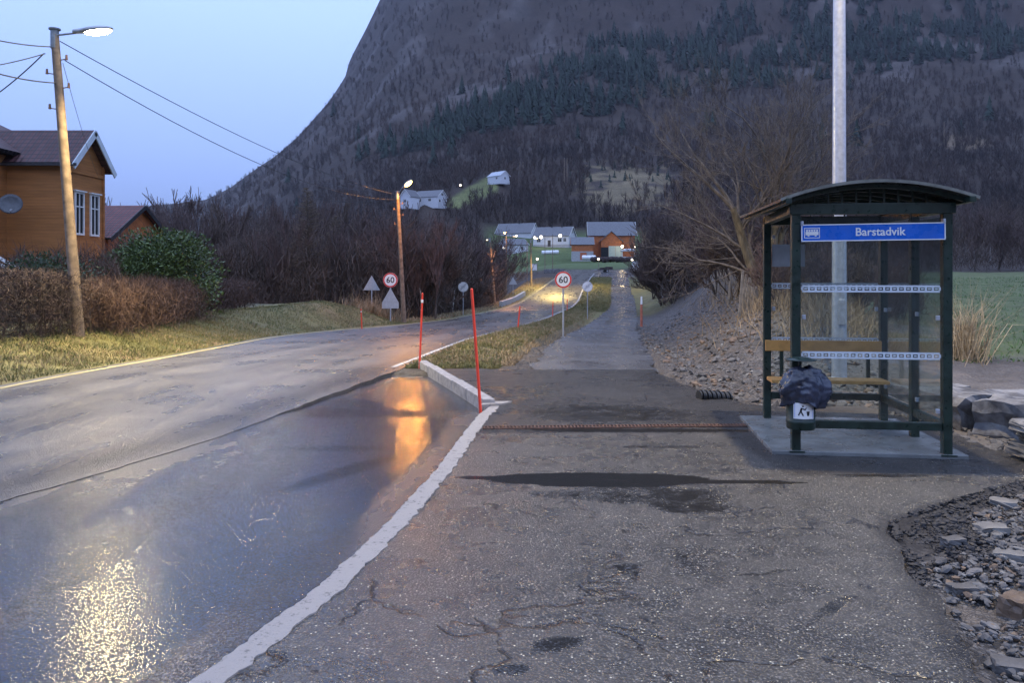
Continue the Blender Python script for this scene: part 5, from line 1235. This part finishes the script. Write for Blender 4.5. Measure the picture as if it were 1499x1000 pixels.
n_ = 2600; yy = 24 + 22 * rng.random(n_); xx = RIDGE(yy) + rng.normal(size=n_) * 1.0 + .3; clump('far_bank_dry_grass', None, np.stack([xx, yy, yy * 0], 1), .7, .011, M['grass_dry'], .5, kind='stuff')
n_ = 900; pts = rng.normal(size=(n_, 3)) * np.array([.7, .5, 0]) + np.array([XY(549, 42), 42, 0]); clump('dry_grass_clump', 'dry grass tuft at the foot of the grey triangle sign back', pts, 1.0, .012, M['grass_dry'], .4)
# leaning dark fence boards on the bank
fb = empty('board_fence', (XY(1100, 17.5), 17.5, h1(XY(1100, 17.5), 17.5)), R(12), 'leaning dark wooden boards half sunk in the dry grass bank left of the shelter', 'fence')
for k in range(7): 
    b = B(); b.box((k * .085 - .25, k * .04, .42 - k * .035), (.055, .03, 1.05 - k * .07), ry=R(8 + (k % 3) * 3), rx=R(-6)); b.build('board', M['fence'], fb)
gfp = 'old fence posts along the bank'
for k, (px, Y) in enumerate(((1066, 23), (1058, 26), (1050, 29))):
    x = XY(px, Y); b = B(); b.cyl((0, 0, -.2), (.06, 0, .75), .045, .035, 8); tag(b.build('fence_post', M['fence'], None, True, (x, Y, h1(x, Y))), 'weathered short fence post on the crest of the bank', 'fence post', gfp)

# ---- hedges
def hedge(name, label, p0, p1, h, wd, n, m, L, w, cat='hedge', sp=.6, stems=True, top_noise=.15, zoff=0.):
    t = rng.random(n); u = rng.normal(size=n) * wd * .33; p0, p1 = np.array(p0), np.array(p1); d = p1 - p0; nrm = np.array([-d[1], d[0]]) / np.hypot(*d)
    x = p0[0] + d[0] * t + nrm[0] * u; y = p0[1] + d[1] * t + nrm[1] * u; hh = h * (1 - top_noise + 2 * top_noise * fbm(t * 14, t * 0 + 2, 3)); z = H(x, y) + zoff + (rng.random(n) ** .8) * hh
    dr = rng.normal(size=(n, 3)) * sp; dr[:, 2] += .75; dr /= np.linalg.norm(dr, axis=1, keepdims=True)
    r = empty(name, (p0[0], p0[1], h1(p0[0], p0[1])), 0, label, cat)
    o = fuzz(np.stack([x, y, z], 1), dr, L * (.5 + rng.random(n)), w, 'twigs', m, .2); o.parent = r; o.matrix_parent_inverse = Matrix.Translation(-Vector(r.location))
    seg = []
    for k in range(int(np.hypot(*d) * 4)):
        tt = rng.random(); xx = p0[0] + d[0] * tt; yy = p0[1] + d[1] * tt; zz = h1(xx, yy); seg.append((xx, yy, zz - .1, xx + rng.normal() * .1, yy + rng.normal() * .1, zz + h * .8, .022, .010))
    v, f = tubes(seg, 5); o = link('stems', mesh_np('stems', v, f, True), M['bark'], r); o.matrix_parent_inverse = Matrix.Translation(-Vector(r.location)); return r
hedge('clipped_hedge', 'dark clipped leafless hedge left of the nearest lamp pole', (-10.6, 12.0), (-9.75, 17.6), 1.32, .9, 26000, M['hedge_dark'], .17, .0045, sp=.8, top_noise=.04)
hedge('clipped_hedge', 'dark clipped leafless hedge left of the nearest lamp pole', (-10.6, 12.0), (-16, 11.0), 1.32, .9, 6000, M['hedge_dark'], .17, .006, sp=.8, top_noise=.04).__setitem__('label', 'dark clipped hedge turning away at the left photo edge')
hedge('shrub_hedge', 'reddish brown leafless shrub hedge right of the nearest lamp pole', (-9.7, 18.0), (-10.6, 25.6), 1.02, 1.1, 30000, M['hedge_brown'], .26, .0055, sp=.45, top_noise=.22)
hedge('shrub_hedge', 'low brown leafless shrub row beyond the evergreen bush', (-10.9, 27.5), (-11.2, 33), 1.0, .9, 9000, M['hedge_brown'], .26, .008, sp=.45, top_noise=.2)
hedge('garden_shrubs', 'loose twiggy garden shrubs between the hedge and the orange house', (-14.5, 22.0), (-11.8, 23.5), 1.7, 2.0, 4200, M['hedge_brown'], .5, .007, 'shrub', .4, top_noise=.3)
hedge('garden_shrubs', 'thin tall twiggy shrubs by the house windows', (-13.3, 26.0), (-12.3, 27.0), 2.3, 1.4, 2600, M['hedge_brown'], .55, .007, 'shrub', .3, top_noise=.3)
# leafy evergreens
def leafbush(name, label, c, rx, ry, h, n, m, ls, cat='bush', seed=1, lobes=9, zb=.5):
    q_ = np.random.default_rng(seed); cs = q_.normal(size=(lobes, 3)) * np.array([rx * .42, ry * .42, h * .17]) + np.array([0, 0, h * .55]); rs = q_.uniform(.28, .45, lobes) * h
    k = q_.integers(0, lobes, n); d = q_.normal(size=(n, 3)); d /= np.linalg.norm(d, axis=1, keepdims=True); rad = q_.random(n) ** .35
    p = cs[k] + d * (rs[k] * rad)[:, None] * np.array([1.25, 1.1, .85]); p[:, 2] = np.maximum(p[:, 2], zb * q_.random(n))
    out = d + q_.normal(size=(n, 3)) * .6; out[:, 2] += .3; out /= np.linalg.norm(out, axis=1, keepdims=True)
    a = np.cross(out, q_.normal(size=(n, 3))); a /= np.linalg.norm(a, axis=1, keepdims=True); L = ls * q_.uniform(.6, 1.2, n)[:, None]
    v = np.stack([p, p + out * L * .5 + a * L * .22, p + out * L, p + out * L * .5 - a * L * .22], 1).reshape(-1, 3); f = np.arange(4 * n).reshape(-1, 4)
    r = empty(name, c, 0, label, cat); link('foliage', mesh_np('foliage', v, f), m, r)
    seg = []
    for i in range(lobes): seg.append((*(q_.normal(size=3) * np.array([.2, .2, 0])), *cs[i], .05, .02)); 
    v, f = tubes(seg, 6); link('branches', mesh_np('branches', v, f, True), M['bark'], r); return r
bx, by = XY(238, 26.0), 26.0; leafbush('rhododendron_bush', 'large glossy green rhododendron bush between the house and the road', (bx, by, h1(bx, by)), 1.3, 1.1, 2.55, 24000, M['rhodo'], .125, seed=8, lobes=18, zb=1.2)
bx, by = XY(72, 21), 21; leafbush('evergreen_bush', 'small dark evergreen bush behind the clipped hedge', (bx, by, h1(bx, by)), .9, .8, 1.95, 5000, M['ever'], .10, seed=5, lobes=7)
# leaning stake in the shrub hedge
p = P(196, 480, 23.3); p.z = h1(p.x, p.y); b = B(); b.cyl((0, 0, -.1), tuple(P(171, 388, 23.3) - p), .03, .02, 8); tag(b.build('leaning_stake', M['wood_pole'], None, True, p), 'thin leaning wooden stake sticking out of the reddish hedge', 'stake')
# fence posts at dark hedge
# ---- thicket masses hiding the wood floor (nobody could count the twigs)
def thicket(name, n, y0, y1, p0, p1, hmax, L, w, m, cond=None):
    Y = y0 + (y1 - y0) * rng.random(n); px = p0 + (p1 - p0) * rng.random(n); x = XY(px, Y)
    k = np.ones(n, bool) if cond is None else cond(x, Y); x, Y = x[k], Y[k]
    z = H(x, Y) + rng.random(len(x)) ** 1.4 * hmax * (.4 + 1.2 * fbm(x / 3, Y / 3, 3)); dr = rdir(len(x), .8, .55)
    fuzz(np.stack([x, Y, z], 1), dr, L * (.5 + rng.random(len(x))), w, name, m, .2, 'stuff')
thicket('wood_thicket', 60000, 47, 125, 120, 740, 5.0, 1.3, .024, M['thicket'], lambda x, y: x < RL(np.clip(y, -60, 200)) - 2.2)
thicket('edge_thicket', 16000, 46, 62, 330, 690, 3.4, .8, .016, M['thicket'], lambda x, y: x < RL(np.clip(y, -60, 200)) - 2.6)
thicket('right_wood_thicket', 50000, 46, 160, 935, 1560, 5.6, 1.2, .024, M['thicket'], lambda x, y: (x > PR(np.clip(y, 12.4, 200)) + 1.8) & ((y > 92) | (x < RIDGE(y) + 1.5)))
thicket('skyline_thicket', 12000, 75, 110, 130, 350, 5.5, 1.6, .03, M['thicket'])
thicket('valley_thicket', 26000, 125, 200, 250, 720, 5.0, 1.6, .04, M['forest'])

# ---- far woods: bare birch forest and spruce, read as one mass
def tmpl_birch(seed, n=46):
    q_ = np.random.default_rng(seed); tri = []
    for i in range(n):
        z0 = q_.uniform(.05, .75); a = q_.uniform(0, 6.28); o = q_.uniform(.05, .26); p = np.array([math.cos(a) * o * q_.random(), math.sin(a) * o * q_.random(), z0]); t = np.array([math.cos(a) * (o + .10), math.sin(a) * (o + .10), z0 + q_.uniform(.15, .42)]); t[2] = min(t[2], 1.05)
        w = q_.uniform(.008, .020); s = np.array([-math.sin(a + q_.uniform(-1, 1)), math.cos(a + q_.uniform(-1, 1)), 0]) * w; tri += [p - s, p + s, t]
    tri += [np.array([-.012, 0, -.1]), np.array([.012, 0, -.1]), np.array([0, 0, .9]), np.array([0, -.012, -.1]), np.array([0, .012, -.1]), np.array([0, 0, .9])]
    return np.array(tri)
def tmpl_spruce(seed, lay=9, per=7):
    q_ = np.random.default_rng(seed); tri = []
    for j in range(lay):
        t = j / lay; r = .26 * (1 - t) + .015; z = .04 + .93 * t
        for i in range(per):
            a = 2 * math.pi * (i + q_.random()) / per; rr = r * q_.uniform(.7, 1.15); w = .55 * 2 * math.pi / per
            tri += [np.array([0, 0, z + .16]), np.array([math.cos(a - w) * rr, math.sin(a - w) * rr, z - .02 * q_.random()]), np.array([math.cos(a + w) * rr, math.sin(a + w) * rr, z - .05])]
    return np.array(tri)
def scatter(name, tmpls, X, Y, Hh, m, zoff=0):
    n = len(X); Z = H(X, Y) + zoff; vs = []
    idx = rng.integers(0, len(tmpls), n)
    for t_i, T in enumerate(tmpls):
        s = idx == t_i; k = s.sum()
        if not k: continue
        a = rng.random(k) * 6.283; ca, sa = np.cos(a)[:, None], np.sin(a)[:, None]; h = Hh[s][:, None]; tx, ty, tz = T[:, 0][None], T[:, 1][None], T[:, 2][None]
        x = (tx * ca - ty * sa) * h + X[s][:, None]; y = (tx * sa + ty * ca) * h + Y[s][:, None]; z = tz * h + Z[s][:, None]; vs.append(np.stack([x, y, z], -1).reshape(-1, 3))
    v = np.concatenate(vs); me = mesh_np(name, v, np.arange(len(v)).reshape(-1, 3)); return tag(link(name, me, m), kind='stuff')
def cand(n, y0, y1, p0=-350, p1=1850):
    Y = np.exp(rng.uniform(math.log(y0), math.log(y1), n)); px = rng.uniform(p0, p1, n); X = XY(px, Y); Z = H(X, Y); py = HY - (Z - EYE) * F / Y; return X, Y, px, py, Z
def clear(X, Y, px, py):
    dc = ((px - 918) / 76) ** 2 + ((py - 274) / 34) ** 2 + (fbm(X / 14, Y / 14, 3) - .5) * 2.4; meadow = (Y > 340) & (Y < 640) & (dc < .85)
    strip_ = (Y > 335) & (Y < 520) & (px > 636) & (px < 722) & (np.abs(py - (330 - (px - 600) * .52)) < 13)
    lawn = (Y < 300) & (px > 722) & (px < 950); yard = (Y < 320) & (px > 700) & (px < 965)
    hh = np.zeros_like(X, bool)
    for (hx, hy, rad, depth) in ((626, 333, 26, 0), (603, 326, 14, 0), (730, 372, 17, 0)): hh |= (np.abs(px - hx) < rad) & (Y > hy - 18) & (Y < hy + 12)
    sp = ((px - 700) * 0 == 1)
    return ~(meadow | strip_ | lawn | yard | hh)
def spruce_band(X, Y, px, py):
    lower = np.interp(px, [400, 480, 600, 700, 800, 900, 1000, 1120, 1300, 1499, 1900], [262, 262, 240, 205, 185, 165, 140, 130, 105, 80, 30]); upper = np.interp(px, [400, 480, 600, 700, 820, 900, 1000, 1100, 1200, 1350, 1900], [255, 235, 185, 150, 85, 45, 5, -30, -60, -100, -140])
    mid = (lower + upper) / 2; hw = (lower - upper) / 2; d = np.abs(py - mid) / hw; dens = np.clip(1.25 - d, 0, 1) * np.interp(px, [400, 600, 760, 900, 1900], [.18, .35, .75, 1., 1.])
    return dens
X, Y, px, py, Z = cand(140000, 330, 1250, -350, 2250); dens = spruce_band(X, Y, px, py); nzz = fbm(X / 38, Y / 38, 3)
k = clear(X, Y, px, py) & (((dens > .25) & (rng.random(len(X)) < dens * sm(nzz, .34, .52) * .30)) | ((rng.random(len(X)) < .0012) & (Y > 470)))
scatter('spruce_forest', [tmpl_spruce(s) for s in range(3)], X[k], Y[k], rng.uniform(11, 22, k.sum()), M['spruce'], -1)
X, Y, px, py, Z = cand(40000, 200, 1330, -700, 2350); dens = spruce_band(X, Y, px, py); k = clear(X, Y, px, py) & (rng.random(len(X)) > dens * sm(fbm(X / 38, Y / 38, 3), .40, .56) * .95) & ((px > 330) | (Y > 215))
hb = rng.uniform(5.5, 10, k.sum()) * np.interp(Y[k], [200, 400, 1330], [.8, 1, 1.15])
scatter('birch_forest', [tmpl_birch(s) for s in range(4)], X[k], Y[k], hb, M['forest'], -.5)
# mid-slope shrubs scattered over the hillside meadow and dark bushes round it
X = XY(rng.uniform(830, 990, 60), 430); Y = rng.uniform(400, 480, 60); X = X / 430 * Y; k = rng.random(60) < .7; scatter('meadow_juniper', [tmpl_spruce(9, 5, 7)], X[k], Y[k], rng.uniform(2.5, 5, k.sum()), M['spruce'])
# ---- loose rubble
def rocks(name, n, xf, y0, y1, keep, s0, s1, m, ypow=1., zoff=0.):
    q_ = rng; ico = bmesh.new(); bmesh.ops.create_icosphere(ico, subdivisions=1, radius=1); T = np.array([v_.co[:] for v_ in ico.verts]); Fc = np.array([[v_.index for v_ in f_.verts] for f_ in ico.faces]); ico.free()
    y = y0 + (y1 - y0) * q_.random(n) ** ypow; x = xf(y, q_.random(n)); k = keep(x, y); x, y = x[k], y[k]; n = len(x); z = H(x, y) + zoff
    s = s0 * (s1 / s0) ** (q_.random(n) ** 2.2); jit = T[None] * q_.uniform(.65, 1.25, (n, len(T), 1)); sc = np.stack([s, s * q_.uniform(.45, .9, n), s * q_.uniform(.3, .65, n)], 1)
    p = jit * sc[:, None, :]; a = q_.random(n) * 6.28; b_ = q_.normal(size=n) * .4; ca, sa = np.cos(a)[:, None], np.sin(a)[:, None]; cb, sb_ = np.cos(b_)[:, None], np.sin(b_)[:, None]
    X1 = p[..., 0] * cb + p[..., 2] * sb_; Z1 = -p[..., 0] * sb_ + p[..., 2] * cb; X2 = X1 * ca - p[..., 1] * sa; Y2 = X1 * sa + p[..., 1] * ca
    v = np.stack([X2 + x[:, None], Y2 + y[:, None], Z1 + z[:, None] + s[:, None] * .12], -1).reshape(-1, 3); f = (Fc[None] + (np.arange(n) * len(T))[:, None, None]).reshape(-1, 3)
    return tag(link(name, mesh_np(name, v, f), m), kind='stuff')
hx = lambda y, t: PADR(y) + .06 + 3.0 * t
kp = lambda x, y: (y < 5.15 + (x - 2.3) * .55) | (x > 3.6)
for nm, m_, n_, s1 in (('heap_gravel', 'rock', 13000, .040), ('heap_pale_gravel', 'rock_l', 3800, .036), ('heap_brown_gravel', 'rock_b', 2600, .036)): rocks(nm, n_, hx, 2.0, 6.7, lambda x, y: kp(x, y) & ((fbm(x * 1.6, y * 1.6 + 3, 3) > .22) & ((x - PADR(y) > .5) | (y < 4.3) | (y > 6.1))), .009, s1, M[m_], 1., .018)
rx_ = lambda y, t: PR(np.maximum(y, 12.4)) * (y > 12.4) + PADR(y) * (y <= 12.4) + .05 + t * 3.4
for nm, m_, n_, s1 in (('bank_rubble', 'rock', 3600, .10), ('bank_pale_rubble', 'rock_l', 900, .07), ('bank_brown_rubble', 'rock_b', 2200, .09)): rocks(nm, n_, rx_, 9.3, 40, lambda x, y: x < RIDGE(y) + .4, .015, s1, M[m_], 1.6)
rocks('stone_row_rubble', 700, lambda y, t: 4.2 + 1.6 * t, 6.9, 9.5, lambda x, y: x > 0, .02, .09, M['rock'])
rocks('verge_rubble', 260, lambda y, t: PL(np.maximum(y, 13)) - .35 + .4 * t, 13, 24, lambda x, y: x > 0, .012, .05, M['rock'])
# low weeds at the shelter corner

rocks('asphalt_crumbs', 5000, lambda y, t: PADR(y) - .04 + .75 * t, 4.0, 6.3, lambda x, y: (y < 6.2), .006, .035, simple('asphalt_crumb', (.02, .02, .022), .7, 0, .4, 20, .4))
# ================================================================ CAMERA, SKY, LIGHT
cam = bpy.data.cameras.new('camera'); co = bpy.data.objects.new('camera', cam); COL.objects.link(co); scene.camera = co
cam.sensor_width = 36; cam.lens = F / 1499 * 36; cam.shift_y = -(500 - HY) / 1499; cam.clip_end = 6000; cam.clip_start = .05
co.location = (0, 0, EYE); co.rotation_euler = (R(90), 0, 0)
w = bpy.data.worlds.new('World'); scene.world = w; w.use_nodes = True; nt = w.node_tree; bg = nt.nodes['Background']
sky = nt.nodes.new('ShaderNodeTexSky'); sky.sky_type = 'NISHITA'; sky.sun_disc = False
SUN_EL, SUN_ROT = R(12.0), R(165)
sky.sun_elevation = SUN_EL; sky.sun_rotation = SUN_ROT; sky.air_density = 1.0; sky.dust_density = 2.0; sky.ozone_density = 1.5
# blue hour: the physical sky washed by the even blue of dusk, brighter overhead, dimmer towards the horizon
tc = nt.nodes.new('ShaderNodeTexCoord'); sx = nt.nodes.new('ShaderNodeSeparateXYZ'); nt.links.new(tc.outputs['Generated'], sx.inputs[0])
cr = nt.nodes.new('ShaderNodeValToRGB'); e_ = cr.color_ramp.elements
SKYR = [(0.0, (.10, .15, .33)), (.06, (.135, .20, .43)), (.14, (.20, .29, .60)), (.30, (.31, .44, .88)), (1.0, (.62, .78, 1.20))]
e_[0].position, e_[0].color = 0, (*SKYR[0][1], 1); e_[1].position, e_[1].color = 1, (*SKYR[-1][1], 1)
for p_, c_ in SKYR[1:-1]: q_ = e_.new(p_); q_.color = (*c_, 1)
nt.links.new(sx.outputs[2], cr.inputs[0])
sc_ = nt.nodes.new('ShaderNodeVectorMath'); sc_.operation = 'SCALE'; sc_.inputs[3].default_value = 10.0; nt.links.new(cr.outputs[0], sc_.inputs[0])
mx_ = nt.nodes.new('ShaderNodeMix'); mx_.data_type = 'RGBA'; mx_.inputs[0].default_value = .94; nt.links.new(sky.outputs[0], mx_.inputs[6]); nt.links.new(sc_.outputs[0], mx_.inputs[7])
nt.links.new(mx_.outputs[2], bg.inputs[0]); bg.inputs[1].default_value = .14
sl = bpy.data.lights.new('sun', 'SUN'); sl.energy = .06; sl.angle = R(12); sl.color = (1, .93, .85)
so = bpy.data.objects.new('sun', sl); COL.objects.link(so); so.rotation_euler = (R(90) - SUN_EL - R(6), 0, math.pi - SUN_ROT)
vs = scene.view_settings; vs.view_transform = 'Standard'; vs.look = 'None'; vs.exposure = 0.5; vs.gamma = 1; vs.use_curve_mapping = False
scene.cycles.use_denoising = True; scene.cycles.max_bounces = 8; scene.cycles.transparent_max_bounces = 24; scene.cycles.sample_clamp_indirect = 6
scene.cycles.use_light_tree = True

# the damp evening air between here and the mountain
hz_ = B(); hz_.box((0, 900, 560), (9000, 2300, 1220)); hzo = hz_.build('haze'); tag(hzo, kind='stuff')
hm = bpy.data.materials.new('evening_haze'); hm.use_nodes = True; ht_ = hm.node_tree; ht_.nodes.clear(); ho = ht_.nodes.new('ShaderNodeOutputMaterial'); pv_ = ht_.nodes.new('ShaderNodeVolumePrincipled')
pv_.inputs['Color'].default_value = (.78, .84, 1, 1); pv_.inputs['Density'].default_value = .00009; pv_.inputs['Anisotropy'].default_value = .2; ht_.links.new(pv_.outputs[0], ho.inputs['Volume']); hzo.data.materials.append(hm)
scene.cycles.volume_bounces = 0
